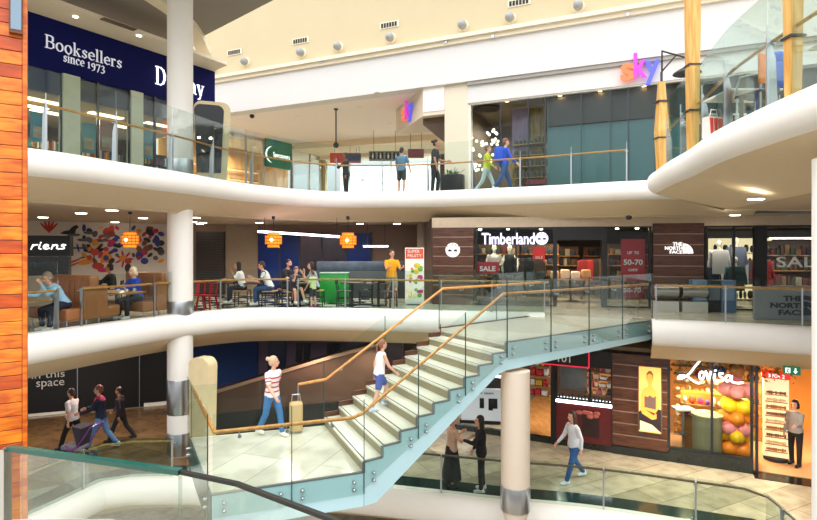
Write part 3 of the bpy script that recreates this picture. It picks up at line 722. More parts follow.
# display wall with pictures, seen through the left panes
b = UW.mb(); fbox(UW, UW.u(512, 1.2), UW.u(545, 1.2), 1.2, 1.25, ZU + .1, ZW - .1, b); S(b, 'wall_timber_back', wood('olive_oak', '#7A6230', '#A88A48', (6, 6, 1)))
t = thing('poster', 'tall purple and pink figure poster inside the phone shop', 'poster', UW.p(UW.u(520.5, 1.1), 1.1, ZU + 1.5), UW.ang)
b = MB(); b.box((-.33, 0, .15), (.33, .03, 1.9)); b.build('poster_sheet', mat('poster_mauve', '#8A7A98', .5, var=.5, scale=3, stretch=(3, 1, .6)), t, False)
t = thing('shelf_unit', 'wall shelves of small boxes inside the phone shop', 'shelf unit', UW.p(UW.u(534, 1.0), 1.0, ZU), UW.ang)
for k in range(5):
    b = MB(); b.box((-.8, -.1, .3 + .42*k), (.8, .15, .33 + .42*k)); b.build('shelf', mat('oak_shelf', '#B8914A', .4), t, False)
    b = MB(); r = random.Random(k)
    for n in range(11): x = -.72 + n*.14; b.box((x, -.06, .33 + .42*k), (x + .09, .1, .33 + .42*k + r.uniform(.12, .26)))
    o = b.build('boxed_goods', mat('goods_dark', '#6A5A4C', .5, var=.6, scale=5), t, False); o['kind'] = 'stuff'
t = thing('display_table', 'low display table with red topped goods in the phone shop', 'table', UW.p(UW.u(537, .75), .75, ZU), UW.ang)
b = MB(); b.box((-.45, -.1, 0), (.45, .35, .45)); b.build('table_body', CHAR, t, False)
b = MB(); b.box((-.42, -.12, .45), (.42, .33, .6)); b.build('table_goods', mat('red_goods', '#A8323A', .5, var=.7, scale=9), t, False)
t = thing('bulb_cluster', 'cluster of glowing round bulbs hanging inside the phone shop', 'lamp', UW.p(UW.u(487, 1.0), 1.0, ZW))
r = random.Random(5)
for k in range(46):
    x = r.uniform(-.62, .45); z = -.95 - r.random()*1.25 + .25*math.sin(x*4)
    b = MB(); b.ell((x, r.uniform(-.3, .3), z), .052, 8, 6); b.build('bulb', emit('bulb', '#FFE9C0', 3.2), t)
b = MB(); b.lathe([(.5, -.02), (.5, 0)], n=16); b.build('ceiling_plate', BLACK, t)
area('light_sky_shop', UW.p(UW.u(508), 2.4, ZW), 1.5, 110, (1, .85, .65))
# sky sign
Z0, Z1 = UW.z(621, 84), UW.z(621, 60)
t = thing('shop_sign', 'colourful three letter phone shop sign on the white fascia', 'sign', UW.p(UW.u(622), -.2, (Z0 + Z1)/2 - .08), UW.ang)
uu = [UW.u(x) - UW.u(622) for x in (621, 635, 634, 647, 645, 660)]
for ch, c, k in (('s', '#E8653A', 0), ('k', '#B834A8', 2), ('y', '#4A4FD0', 4)):
    wd = uu[k + 1] - uu[k]; dz = {'s': -.02, 'k': .16, 'y': -.12}[ch]; hh = {'s': .56, 'k': .82, 'y': .78}[ch]
    text('letter', ch, emit('sign_' + ch, c, .75), t, (uu[k] + wd/2, -.02, dz), w=wd*1.0, h=hh, ext=.07, bold=.025, label={'s': 'orange letter', 'k': 'magenta letter', 'y': 'blue letter'}[ch])
# recess with its ceiling, side shop and bright shop at the back
REC = [UW.p(0, .2, 0)[:2], UW.p(uP0 + .2, .2, 0)[:2], (5.5, 38), (-14, 42)]
plate('ceiling_recess', REC, ZB + .02, ZB + .15, mat('recess_ceiling', '#F0E6DE', .8, var=.02))
FB = Fr((-5.4, 35.6), (4.0, 32.4))
S(fbox(FB, -.4, FB.L, -3.2, -.4, 7.72, ZB + .1), 'trim_6_dropped_beam', mat('beam_cream', '#E3D2B4', .8))
S(fbox(FB, -.4, FB.L, -.5, .3, 7.5, ZB + .05), 'trim_7_dropped_beam', mat('beam_pale', '#E9DCC8', .8))
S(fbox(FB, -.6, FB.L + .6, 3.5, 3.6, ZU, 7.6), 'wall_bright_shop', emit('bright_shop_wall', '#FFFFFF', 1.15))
S(fbox(FB, FB.u(440), FB.L + .6, .0, .3, ZU, 7.6), 'wall_bright_end', mat('brown_wall', '#5A4432', .6))
b = fbox(FB, -.35, .12, -.2, .1, ZU, 7.6); S(b, 'wall_back_pier', mat('pier_olive', '#B7A684', .6))
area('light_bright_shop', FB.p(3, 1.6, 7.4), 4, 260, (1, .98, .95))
t = thing('storefront', 'white glazed shop front at the back of the upper floor', 'shop window', FB.p(.15, 0, ZU), FB.ang)
for px0, px1 in ((326, 350), (350, 391), (391, 440)):
    a, c = FB.u(px0) - .15, FB.u(px1) - .15
    b = MB(); b.box((a + .02, 0, .03), (c - .02, .02, 3.75)); b.build('window_pane', SHOPG, t, False)
    b = MB(); b.box((c - .03, -.02, 0), (c + .03, .05, 3.75)); b.build('mullion', STEEL, t, False)
for k, (px, py) in enumerate(((362, 181), (372, 182), (385, 183))):
    u = FB.u(px, 3.2); z = FB.z(px, py, 3.2)
    t = thing('wall_shelf', 'pale shelf with shoes, %s on the bright shop back wall' % ('left one', 'middle one', 'right one')[k], 'shelf', FB.p(u, 3.2, z), FB.ang, 'shelves on the bright wall')
    b = MB(); b.box((-.25, 0, 0), (.25, .28, .04)); b.build('shelf_board', mat('shelf_grey', '#C9C9C6', .5), t, False)
    b = MB(); b.ell((0, .14, .1), (.18, .08, .06)); b.build('shoe', mat('shoe_grey', '#A59A8E', .6), t)
# hanging signs in the recess
def hang_sign(label, px0, px1, py0, py1, Y, m, topz=8.05, lift=.02):
    x0, _, z1 = at(px0, py0, Y); x1, _, z0 = at(px1, py1, Y)
    t = thing('hanging_sign', label, 'sign', ((x0 + x1)/2, Y, z1), 0)
    wd = (x1 - x0)/2
    b = MB(); b.rbox((-wd, -.06, z0 - z1), (wd, .06, 0), .03); b.build('sign_board', m, t)
    for s in (-.7, .7):
        b = MB(); b.tube((wd*s, 0, 0), (wd*s, 0, topz - z1), .012); b.build('suspension_rod', DSTEEL, t)
    return t, wd, z0 - z1
t, wd, hz = hang_sign('grey hanging restroom sign with four white pictograms', 369, 400, 151, 161, 29.0, mat('sign_grey', '#8C8A85', .5))
for k in range(4):
    b = MB(); x = -wd + wd*2*(k + .5)/4; b.box((x - .15, -.075, hz*.86), (x + .15, -.062, hz*.14)); p = b.build('pictogram_tile', BLACK, t, False)
    b = MB(); b.ell((x, -.085, hz*.3), (.035, .01, .035), 8, 6); b.loft([[(x - .05, -.08, hz*.42), (x + .05, -.08, hz*.42), (x + .05, -.09, hz*.42), (x - .05, -.09, hz*.42)], [(x - .03, -.08, hz*.78), (x + .03, -.08, hz*.78), (x + .03, -.09, hz*.78), (x - .03, -.09, hz*.78)]]); b.build('pictogram', WHITE, p, False)
hang_sign('small maroon hanging sign beside the corner box', 408, 424, 149, 158, 27, mat('sign_maroon', '#8E4A56', .5))
t, wd, hz = hang_sign('red sale banner hanging in the bright shop at the back', 330, 361, 153, 163, 32.5, mat('sign_red', '#D8493E', .5))
t, wd, hz = hang_sign('navy hanging banner in front of the red sale banner', 348, 361, 154, 161, 31.8, mat('sign_navy', '#3C4A78', .5))
# green optician front down the left side of the recess
SF = Fr((-9.84, 28.1), (-5.4, 35.6))
S(fbox(SF, -1, SF.L, .25, .5, 7.95, ZB + .1), 'wall_optician_head', mat('recess_wall', '#E6D3BF', .8))
S(fbox(SF, -1, SF.L, 3.2, 3.3, ZU, 7.9), 'wall_optician_back', mat('warm_back', '#E0A25A', .6, var=.3, scale=2))
b = MB(); q = [SF.p(-1, .2, 0)[:2], SF.p(SF.L, .2, 0)[:2], SF.p(SF.L, 3.3, 0)[:2], SF.p(-1, 3.3, 0)[:2]]; b.prism(q, 7.86, 7.95); S(b, 'ceiling_optician', WHITE)
area('light_optician', SF.p(3.2, 1.7, 7.7), 3, 170, (1, .88, .7))
t = thing('storefront', 'glazed optician shop front with green sign on the left of the upper hall', 'shop window', SF.p(0, 0, ZU), SF.ang)
ul = [-.6] + [SF.u(x) for x in (246, 264, 291, 310, 324)]
for k, (a, c) in enumerate(zip(ul[:-1], ul[1:])):
    hz = 4.2
    b = MB(); b.box((a + .03, 0, .03), (c - .03, .02, hz)); b.build('window_pane', SHOPG if k != 2 else GLASS, t, False)
    b = MB(); b.box((c - .035, -.03, 0), (c + .035, .06, hz)); b.build('mullion', STEEL, t, False)
a, c = SF.u(264.5), SF.u(290.5)
t = thing('shop_sign', 'green optician sign board with white lettering', 'sign', SF.p((a + c)/2, -.12, 0), SF.ang)
z1, z0 = SF.z(264.5, 138.5), SF.z(264.5, 166)
b = MB(); b.box((-(c-a)/2, 0, z0), ((c-a)/2, .12, z1)); b.build('sign_board', mat('sign_green', '#0F7A5C', .4, var=.04), t, False)
text('sign_lettering', 'Specsavers', emit('letter_white', '#FFFFFF', .9), t, (.16, -.02, (z0*.55 + z1*.45)), w=(c-a)*.64, h=.36, bold=.0)
b = MB()
for k in range(16):
    th = R(110 + k*140/16); th2 = R(110 + (k+1)*140/16); q = lambda th, r: (-(c-a)*.22 + math.cos(th)*r*1.25, -.02, (z0*.55 + z1*.45) + math.sin(th)*r)
    b.cap(q(th, .48), q(th2, .48), .035*math.sin(PI*(k+.5)/16) + .012, n=6)
b.build('sign_arc', MATS['letter_white'], t)
r = random.Random(2)
for k in range(2):
    t = thing('shelf_unit', ['glowing frame shelf seen through the optician window, left', 'glowing frame shelf under the green optician sign'][k], 'shelf unit', SF.p((SF.u(240), SF.u(279))[k], 2.9, ZU), SF.ang, 'optician shelves')
    for n in range(5):
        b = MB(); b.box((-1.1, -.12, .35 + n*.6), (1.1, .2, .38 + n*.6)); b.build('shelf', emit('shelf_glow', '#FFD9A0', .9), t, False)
        b = MB()
        for x in range(14): b.ell((-1.0 + x*.155, -.02, .43 + n*.6), (.05, .05, .045), 6, 4)
        o = b.build('spectacle_frames', CHAR, t); o['kind'] = 'stuff'
# corner box with the slanted sky sign
bx = [UW.p(UW.u(445), -.05, 0)[:2], UW.p(UW.u(423.5), -.05, 0)[:2], (at(396, 100, 24.6)[0], 24.6), UW.p(UW.u(445), 3.2, 0)[:2]]
b = MB(); b.prism(bx[::-1], 6.95, ZB + .01); S(b, 'wall_corner_box', mat('box_taupe', '#D9CBB8', .6))
b = MB(); b.prism([UW.p(UW.u(445), -.07, 0)[:2], UW.p(UW.u(424), -.07, 0)[:2], UW.p(UW.u(424), -.02, 0)[:2], UW.p(UW.u(445), -.02, 0)[:2]], 7.1, ZB + .01); S(b, 'wall_corner_face', WHITE)
fb = Fr(bx[2], bx[1])
t = thing('shop_sign', 'slanted colourful phone shop sign on the corner box', 'sign', fb.p(fb.L*.5, -.05, 7.52), fb.ang)
for ch, c, x in (('s', '#E8653A', -.42), ('k', '#B834A8', .0), ('y', '#4A4FD0', .42)):
    text('letter', ch, MATS['sign_' + ch], t, (x, -.02, {'s': -.02, 'k': .12, 'y': -.12}[ch]), w=.46, h={'s': .5, 'k': .75, 'y': .7}[ch], ext=.06, bold=.02)
# dark open lobby behind the corner box and the black planter with its plant
plate('ceiling_lobby', [UW.p(UW.u(420), .3, 0)[:2], UW.p(uP0, .3, 0)[:2], UW.p(uP0, 5, 0)[:2], UW.p(UW.u(405), 5, 0)[:2]], 6.7, 6.95, mat('lobby_brown', '#5C4434', .6))
t = thing('planter', 'black box planter with a small green plant by the pilaster', 'planter', UW.p(UW.u(456), -.35, ZU), UW.ang)
b = MB(); b.rbox((-.4, -.2, 0), (.4, .2, .82), .02); b.build('planter_box', BLACK, t)
b = MB(); r = random.Random(9)
for k in range(46):
    a = r.uniform(0, 2*PI); l = r.uniform(.18, .42); e = r.uniform(.1, 1.2); d = Vector((math.cos(a)*math.cos(e), math.sin(a)*math.cos(e)*.6, math.sin(e)))*l
    s = Vector((-d.y, d.x, 0)).normalized()*.035; p = Vector((r.uniform(-.2, .2), r.uniform(-.1, .1), .82))
    b.add([p, p + d*.55 + s, p + d + Vector((0, 0, -.05)), p + d*.55 - s, p + d*.55 + Vector((0, 0, .012))], [(0, 1, 4), (1, 2, 4), (2, 3, 4), (3, 0, 4)])
b.build('foliage', mat('leaf_green', '#3F7A3A', .5, var=.3), t, False)
# wall devices on the cream bulkhead
gl_px = [(212, 67), (244, 61), (300, 52), (337, 46), (389.5, 37), (462, 24.5), (509.5, 17), (578, 5)]
for k, (px, py) in enumerate(gl_px):
    u = UW.u(px, -.2); z = UW.z(px, py, -.2)
    t = thing('air_nozzle', '%s grey ball nozzle along the cream bulkhead counting from the left' % ['first', 'second', 'third', 'fourth', 'fifth', 'sixth', 'seventh', 'eighth'][k], 'air nozzle', UW.p(u, -.05, z), UW.ang, 'ball air nozzles')
    b = MB(); b.ell((0, -.16, 0), .17, 16, 10); b.build('ball', mat('nozzle_grey', '#9A9C9C', .4), t)
    b = MB(); b.tube((0, 0, 0), (0, -.05, 0), .21, .19, 20); b.build('collar', CREAM, t)
for k, (px, py) in enumerate([(234, 52), (300, 40.5), (389, 24.5), (519, 2)]):
    u = UW.u(px, -.1); z = UW.z(px, py, -.1)
    t = thing('air_grille', '%s dark slotted air grille above the ball nozzles counting from the left' % ['first', 'second', 'third', 'fourth'][k], 'grille', UW.p(u, -.05, z), UW.ang, 'bulkhead air grilles')
    b = MB(); b.rbox((-.42, -.03, -.13), (.42, 0, .13), .01); b.build('grille_frame', CREAM, t, False)
    for n in range(6): b = MB(); b.box((-.36 + n*.12, -.04, -.09), (-.27 + n*.12, -.028, .09)); b.build('slot', BLACK, t, False)
for k, (px, py) in enumerate([(321.5, 62), (446, 42), (493, 36.5), (628, 14.5)]):
    q = UW.p(UW.u(px, -.3), -.31, UW.z(px, py, -.3)); b = MB(); b.T = Matrix.Translation(q) @ Matrix.Rotation(UW.ang, 4, 'Z'); b.tube((0, 0, 0), (0, -.03, 0), .07, .06, 14)
    tag(b.build('cornice_light', STEEL, None), '%s small round fitting on the cornice counting from the left' % ['first', 'second', 'third', 'fourth'][k], 'light fitting', 'cornice fittings')
# downlights and pendant in the recess ceiling
for k, (px, py) in enumerate([(297, 116), (360, 107), (390, 124), (377, 93)]):
    d = F*(EYE - ZB)/(py - HY); q = ((px - CX)/F*d, d, ZB + .02)
    b = MB(); b.lathe([(.001, -.02), (.10, -.02), (.12, 0), (.001, 0)], q); tag(b.build('downlight', CREAM, None), 'unlit round ceiling fitting in the upper hall, %s' % ['leftmost', 'behind the pendant rod', 'rightmost near the corner box', 'nearest the front edge'][k], 'downlight', 'upper hall fittings')
d = F*(EYE - ZB)/(112 - HY); q = at(336, 115, 24.5)
t = thing('pendant_camera', 'security camera on a long thin rod hanging from the upper hall ceiling', 'camera', (q[0], 24.5, ZB + .02))
b = MB(); b.tube((0, 0, 0), (0, 0, -1.55), .03); b.build('rod', DSTEEL, t); b = MB(); b.ell((0, 0, -1.62), .13); b.build('camera_dome', BLACK, t)
b = MB(); b.tube((0, 0, 0), (0, 0, -.05), .1); b.build('ceiling_plate', DSTEEL, t)
b = MB(); q = ground(252, 0, 0); d = 25.6; p = (at(252, 112, d)[0], d, ZB - .05); b.ell((p[0], d, p[2]), (.11, .11, .10)); tag(b.build('dome_camera', BLACK, None), 'small black dome camera under the white band at the left', 'camera')

# ------------------------------------------------------------------ navy bookshop
BW = Fr((-13.0, 11.5), (-7.25, 20.6)); BZ0, BZ1 = 6.95, 8.45
S(fbox(BW, 0, BW.L, 0, .3, BZ0, BZ1), 'wall_bookshop_fascia', mat('navy_fascia', '#070F52', .65, var=.06, spec=.15))
t = thing('shop_sign', 'white bookseller lettering on the navy fascia', 'sign', BW.p(BW.u(82.5), -.03, 0), BW.ang)
z = lambda px, py: BW.z(px, py)
SER = emit('letter_soft', '#D2D4DE', .35)
# serif alphabet drawn as strokes -> solid letters
def serif(name, s, m, par, u0, u1, zb, cap_h, xh=None, thick=.16, v=-.02):
    """slab of stroked serif letters, width fitted between u0 and u1 (local x)"""
    gly = {
     'B': (.72, [((.15,0),(.15,1),1),((.15,1),(.42,1),.5),((.42,1),(.57,.92),.8),((.57,.92),(.57,.62),1),((.57,.62),(.42,.53),.7),((.15,.53),(.42,.53),.4),((.42,.53),(.62,.43),.8),((.62,.43),(.62,.12),1),((.62,.12),(.45,0),.7),((.15,0),(.45,0),.5),((.02,0),(.15,0),.35),((.02,1),(.15,1),.35)]),
     'D': (.82, [((.16,0),(.16,1),1),((.02,0),(.40,0),.45),((.02,1),(.40,1),.45),((.40,1),(.60,.88),.7),((.60,.88),(.70,.62),1),((.70,.62),(.70,.38),1.1),((.70,.38),(.60,.12),1),((.60,.12),(.40,0),.7)]),
     'o': (.60, 'o'), 'e': (.54, [((.08,.34),(.50,.34),.45),((.50,.34),(.46,.54),.7),((.46,.54),(.29,.64),.6),((.29,.64),(.12,.52),.8),((.12,.52),(.07,.32),1),((.07,.32),(.14,.10),1),((.14,.10),(.31,0),.7),((.31,0),(.50,.09),.5)]),
     'k': (.62, [((.13,0),(.13,1),1),((.02,1),(.13,1),.35),((.02,0),(.26,0),.35),((.16,.26),(.44,.62),.45),((.26,.38),(.50,0),.9),((.36,.62),(.56,.62),.35),((.40,0),(.60,0),.35)]),
     's': (.46, [((.40,.50),(.24,.64),.5),((.24,.64),(.10,.54),.7),((.10,.54),(.14,.40),.8),((.14,.40),(.34,.26),1),((.34,.26),(.39,.12),.8),((.39,.12),(.24,0),.6),((.24,0),(.06,.12),.5),((.06,.16),(.06,.04),.4),((.40,.60),(.40,.48),.4)]),
     'l': (.30, [((.15,0),(.15,1),1),((.03,1),(.15,1),.35),((.03,0),(.27,0),.35)]),
     'r': (.46, [((.13,0),(.13,.62),1),((.02,.62),(.13,.62),.35),((.02,0),(.27,0),.35),((.13,.44),(.26,.62),.5),((.26,.62),(.40,.58),.9)]),
     'i': (.30, [((.15,0),(.15,.62),1),((.04,.62),(.15,.62),.35),((.03,0),(.27,0),.35),((.15,.84),(.15,.88),1.2)]),
     'n': (.64, [((.13,0),(.13,.62),1),((.02,.62),(.13,.62),.35),((.02,0),(.26,0),.35),((.13,.46),(.28,.62),.5),((.28,.62),(.44,.58),.7),((.44,.58),(.49,.44),1),((.49,.44),(.49,0),1),((.37,0),(.62,0),.35)]),
     'c': (.52, [((.46,.50),(.38,.62),.9),((.38,.62),(.27,.64),.5),((.27,.64),(.12,.52),.8),((.12,.52),(.07,.32),1),((.07,.32),(.14,.10),1),((.14,.10),(.29,0),.7),((.29,0),(.48,.10),.5)]),
     '1': (.36, [((.18,0),(.18,.66),1),((.06,.58),(.18,.66),.5),((.05,0),(.31,0),.35)]),
     '9': (.52, [((.26,.66),(.10,.54),.8),((.10,.54),(.10,.34),1),((.10,.34),(.26,.24),.8),((.26,.24),(.42,.36),.8),((.26,.66),(.42,.54),.8),((.42,.54),(.43,.20),1),((.43,.20),(.34,-.08),1),((.34,-.08),(.14,-.18),.7)]),
     '7': (.48, [((.06,.64),(.44,.64),.9),((.44,.64),(.18,-.2),.8),((.06,.64),(.06,.52),.4)]),
     '3': (.48, [((.08,.54),(.22,.66),.6),((.22,.66),(.38,.56),.9),((.38,.56),(.36,.36),.9),((.36,.36),(.20,.28),.5),((.20,.28),(.40,.16),.7),((.40,.16),(.40,-.04),1),((.40,-.04),(.22,-.2),.8),((.22,-.2),(.05,-.12),.7)]),
     'u': (.64, [((.13,.62),(.13,.16),1),((.02,.62),(.13,.62),.35),((.13,.16),(.26,0),.7),((.26,0),(.49,.14),.5),((.49,.62),(.49,0),1),((.38,.62),(.49,.62),.35),((.49,0),(.60,0),.35)]),
     'y': (.60, [((.10,.62),(.32,.02),1),((.52,.62),(.26,-.20),.5),((.26,-.20),(.12,-.26),.7),((.0,.62),(.22,.62),.35),((.42,.62),(.60,.62),.35)]),
     'a': (.54, [((.12,.52),(.25,.64),.6),((.25,.64),(.38,.52),.8),((.38,.52),(.38,.08),1),((.38,.08),(.52,0),.5),((.38,.36),(.14,.26),.6),((.14,.26),(.09,.12),1),((.09,.12),(.20,0),.8),((.20,0),(.38,.12),.5)]),
     't': (.38, [((.15,.82),(.15,.12),1),((.15,.12),(.24,0),.7),((.24,0),(.36,.08),.4),((.02,.62),(.34,.62),.4)]),
     'b': (.60, [((.12,0),(.12,1),1),((.02,1),(.12,1),.35),((.12,.48),(.28,.64),.6),((.28,.64),(.46,.52),.8),((.46,.52),(.52,.32),1),((.52,.32),(.46,.10),1),((.46,.10),(.30,0),.7),((.30,0),(.12,.12),.6)]),
     ' ': (.34, [])}
    tot = sum(gly[c][0] for c in s) + .05*(len(s) - 1); sc_ = (u1 - u0)/tot; x = u0; b = MB(); yc = 0
    for ch in s:
        wdt, st = gly[ch]
        if st == 'o':
            st = []
            for k in range(14):
                a0, a1 = 2*PI*k/14, 2*PI*(k+1)/14; st.append(((.30 + .23*math.cos(a0), .31 + .33*math.sin(a0)), (.30 + .23*math.cos(a1), .31 + .33*math.sin(a1)), .45 + .6*abs(math.cos((a0+a1)/2))))
        for p, q, wt in st:
            a = Vector((x + p[0]*sc_, zb + p[1]*cap_h)); c = Vector((x + q[0]*sc_, zb + q[1]*cap_h)); d = (c - a).normalized(); n = Vector((-d.y, d.x))*thick*wt*cap_h/2; a = a - d*thick*wt*cap_h*.25; c = c + d*thick*wt*cap_h*.25
            f = [a + n, c + n, c - n, a - n]; y0 = v - .012 - .0007*(yc % 5); yc += 1
            b.add([(g.x, y0, g.y) for g in f] + [(g.x, 0, g.y) for g in f], [(0,1,2,3),(7,6,5,4),(0,4,5,1),(1,5,6,2),(2,6,7,3),(3,7,4,0)])
        x += (wdt + .05)*sc_
    return b.build(name, m, par, False)
c0 = BW.u(82.5)
serif('large_lettering', 'Booksellers', SER, t, BW.u(44) - c0, BW.u(121) - c0, z(82.5, 58), .36, thick=.105)
serif('small_lettering', 'since', SER, t, BW.u(62.5) - c0, BW.u(83.5) - c0, z(82.5, 66.8), .27, thick=.09)
serif('year_lettering', '1973', SER, t, BW.u(86.5) - c0, BW.u(104) - c0, z(82.5, 66.8), .27, thick=.09)
t = thing('shop_sign', 'large white serif shop name half hidden behind the left column', 'sign', BW.p(BW.u(180), -.03, 0), BW.ang); c0 = BW.u(180)
serif('lettering', 'Dubray', emit('letter_white', '#FFFFFF', .9), t, BW.u(154.5) - c0, BW.u(203) - c0, z(180, 90.5), .58, thick=.11)
S(fbox(BW, 0, BW.L, 5.0, 5.2, ZU, BZ0 + .2), 'wall_bookshop_back', mat('book_back', '#57483C', .7, var=.3, scale=1.5))
b = MB(); q = [BW.p(0, .3, 0)[:2], BW.p(BW.L, .3, 0)[:2], BW.p(BW.L, 5.1, 0)[:2], BW.p(0, 5.1, 0)[:2]]; b.prism(q, BZ0 - .62, BZ0 - .55); S(b, 'ceiling_bookshop', mat('book_ceiling', '#A79684', .8))
S(fbox(BW, 0, BW.L, .12, .3, BZ0 - .62, BZ0), 'wall_bookshop_head', mat('slate_blue', '#3B486A', .4, var=.08))
t = thing('storefront', 'bookshop glazing below the navy fascia with pale green pillars', 'shop window', BW.p(0, 0, ZU), BW.ang)
for px0, px1 in ((20, 62), (79, 98), (98, 130), (142, 155), (155, 186), (186, 212)):
    a, c = max(0.1, BW.u(px0)), BW.u(px1)
    b = MB(); b.box((a + .02, .02, .05), (c - .02, .035, BZ0 - ZU)); b.build('window_pane', SHOPG, t, False)
    b = MB(); b.box((c - .03, -.02, 0), (c + .03, .07, BZ0 - ZU)); b.build('mullion', DSTEEL, t, False)
for px0, px1 in ((62, 79), (130, 142)):
    b = MB(); b.box((BW.u(px0), -.08, 0), (BW.u(px1), .2, BZ0 - ZU - .0)); b.build('pillar', mat('pale_green_pillar', '#BFC8B4', .5), t, False)
for k, (v, px) in enumerate([(1.2, 46), (1.4, 106), (2.6, 50), (2.6, 115), (1.2, 160), (2.2, 28)]):
    u = BW.u(px, v); b = BW.mb(); b.box((u - .55, v - .14, BZ0 - .65), (u + .55, v + .14, BZ0 - .61))
    tag(b.build('ceiling_light', emit('panel_warm', '#FFE2B0', 4.), None, False), ['front left strip light in the bookshop ceiling', 'front strip light between the two green pillars', 'rear left strip light in the bookshop ceiling', 'rear strip light between the two green pillars', 'strip light right of the second green pillar', 'leftmost strip light, beside the timber pillar'][k], 'ceiling light', 'bookshop strip lights')
area('light_bookshop', BW.p(5.5, 2.2, BZ0 - .7), 5, 130, (1, .85, .65), sy=3)
# posters, bookcases, tables in the window
for k, (px0, px1, py0, py1, c) in enumerate([(31, 46, 111, 141, '#5F9DB5'), (82, 96, 122, 152, '#6FA9B8'), (100, 116, 118, 150, '#B98A7C'), (143, 154, 126, 158, '#7FB0C2')]):
    t = thing('poster', ['blue book poster at the left end of the bookshop window', 'teal poster right of the first green pillar', 'pinkish book poster in the bookshop window', 'pale blue poster right of the second green pillar'][k], 'poster', BW.p(BW.u((px0+px1)/2, .4), .4, 0), BW.ang)
    a = BW.u(px1, .4) - BW.u(px0, .4); z0, z1 = BW.z(px0, py1, .4), BW.z(px0, py0, .4)
    b = MB(); b.box((-a/2, 0, z0), (a/2, .03, z1)); b.build('poster_board', mat('poster_%d' % k, c, .5, var=.45, scale=2.4), t, False)
    b = MB(); b.box((-a/2 + .06, -.006, z0 + .12), (a/2 - .06, .0, z0 + .45)); b.build('poster_picture', mat('poster_pic_%d' % k, '#C9B49A', .5, var=.7, scale=6), t, False)
r = random.Random(11); BC = ['#8C3A34', '#2F5D7C', '#D9C58A', '#3E7A5C', '#C77A3A', '#E6E2D8', '#5A4A7A']
for k, (px, v) in enumerate([(45, 3.8), (100, 4.2), (160, 4.0)]):
    t = thing('bookcase', ['bookcase at the left of the bookshop', 'bookcase between the green pillars', 'bookcase near the white column'][k], 'bookcase', BW.p(BW.u(px, v), v, ZU), BW.ang, 'bookshop bookcases')
    b = MB(); b.box((-.9, .0, 0), (.9, .3, 2.0)); b.build('case', mat('case_brown', '#4A3628', .5), t, False)
    for n in range(4):
        b = MB(); x = -.85
        while x < .8: ww = r.uniform(.03, .06); b.cur = r.randrange(7); b.box((x, -.14, .12 + n*.47), (x + ww, .0, .12 + n*.47 + r.uniform(.22, .34))); x += ww + .004
        o = b.build('books', [mat('book' + c, c, .6, var=.05) for c in BC], t, False); o['kind'] = 'stuff'
for k, (px, v) in enumerate([(108, .9), (144, .8), (166, 1.5)]):
    t = thing('display_table', ['book table behind the pinkish poster', 'book table with orange covers right of the second green pillar', 'book table beside the white column'][k], 'table', BW.p(BW.u(px, v), v, ZU), BW.ang, 'book tables')
    b = MB(); b.box((-.5, -.3, 0), (.5, .3, .7)); b.build('table_body', CHAR, t, False)
    b = MB()
    for n in range(8): b.cur = r.randrange(7); x = -.42 + (n % 4)*.22; y = -.2 + (n//4)*.2; b.box((x, y, .7), (x + .17, y + .05, .7 + .25))
    o = b.build('books', [MATS['book' + c] for c in BC], t, False); o['kind'] = 'stuff'
# ceilings above the bookshop
GE = [(-7.7, 19.7), (-3.9, 16.3), (-1.6, 14.2)]
b = MB(); b.prism([BW.p(0, .3, 0)[:2], BW.p(BW.L, .3, 0)[:2], BW.p(BW.L - .25, -1.0, 0)[:2], BW.p(0, -1.35, 0)[:2]], BZ1, BZ1 + .12); S(b, 'ceiling_bookshop_front', CREAM)
plate('ceiling_grey', [(-14.5, 9.0), (-11, 24)] + [(-9.2, 21.2)] + GE + [(-1.6, 10.5)], 9.25, 9.5, GREYC)
b = MB(); b.sweep([(p[0], p[1], 9.2) for p in smoothline([(-9.6, 10.0), (-8.2, 13.4), (-7.2, 17.4), (-7.6, 20.6)], 5)], [(-.22, -.15), (.22, -.15), (.22, .1), (-.22, .1)]); S(b, 'trim_8_ceiling_beam', CREAM)
for k, (px, py) in enumerate([(75.5, 16.5), (139, 35.5)]):
    d = F*(EYE - BZ1)/(py - HY); b = MB(); b.lathe([(.001, -.02), (.06, -.02), (.07, 0), (.001, 0)], ((px - CX)/F*d, d, BZ1)); tag(b.build('downlight', LED, None), ['lit downlight above the bookseller lettering', 'lit downlight near the white column above the navy fascia'][k], 'downlight', 'bookshop downlights')
d = F*(EYE - BZ1)/(24 - HY); b = MB(); b.T = Matrix.Translation(((119 - CX)/F*d, d, BZ1)) @ Matrix.Rotation(BW.ang, 4, 'Z'); b.box((-.5, -.12, -.02), (.5, .12, 0)); tag(b.build('ceiling_vent', mat('vent_brown', '#6E6254', .5), None, False), 'rectangular ceiling vent above the navy fascia', 'vent')
# cream rounded totems with dark screens (one on each of two floors)
def totem(label, loc, rz, hgt, wd=.95, shift=0.):
    t = thing('totem', label, 'totem', loc, rz, 'cream rounded totems')
    def outline(w, h, r, z0=0): 
        o = []
        for cx, cz, a0 in ((w/2 - r, h - r, 0), (-w/2 + r, h - r, 90)):
            for k in range(7): a = R(a0 + 15*k); o.append((cx + r*math.cos(a), cz + r*math.sin(a)))
        return o + [(-w/2*.8, z0), (w/2*.8, z0)]
    o = outline(wd, hgt, .22); b = MB(); b.sheet([(x, -.17, z) for x, z in o], [(x, .17, z) for x, z in o]); b.build('totem_body', mat('totem_cream', '#E2CFA4', .4), t, True)
    o = [(x + shift, z) for x, z in outline(wd - .2, hgt - .1, .18, .25)]; b = MB(); b.sheet([(x, -.185, z) for x, z in o], [(x, -.165, z) for x, z in o]); b.build('screen', mat('black_screen', '#0B0D10', .08, var=.02), t, False)
    return t
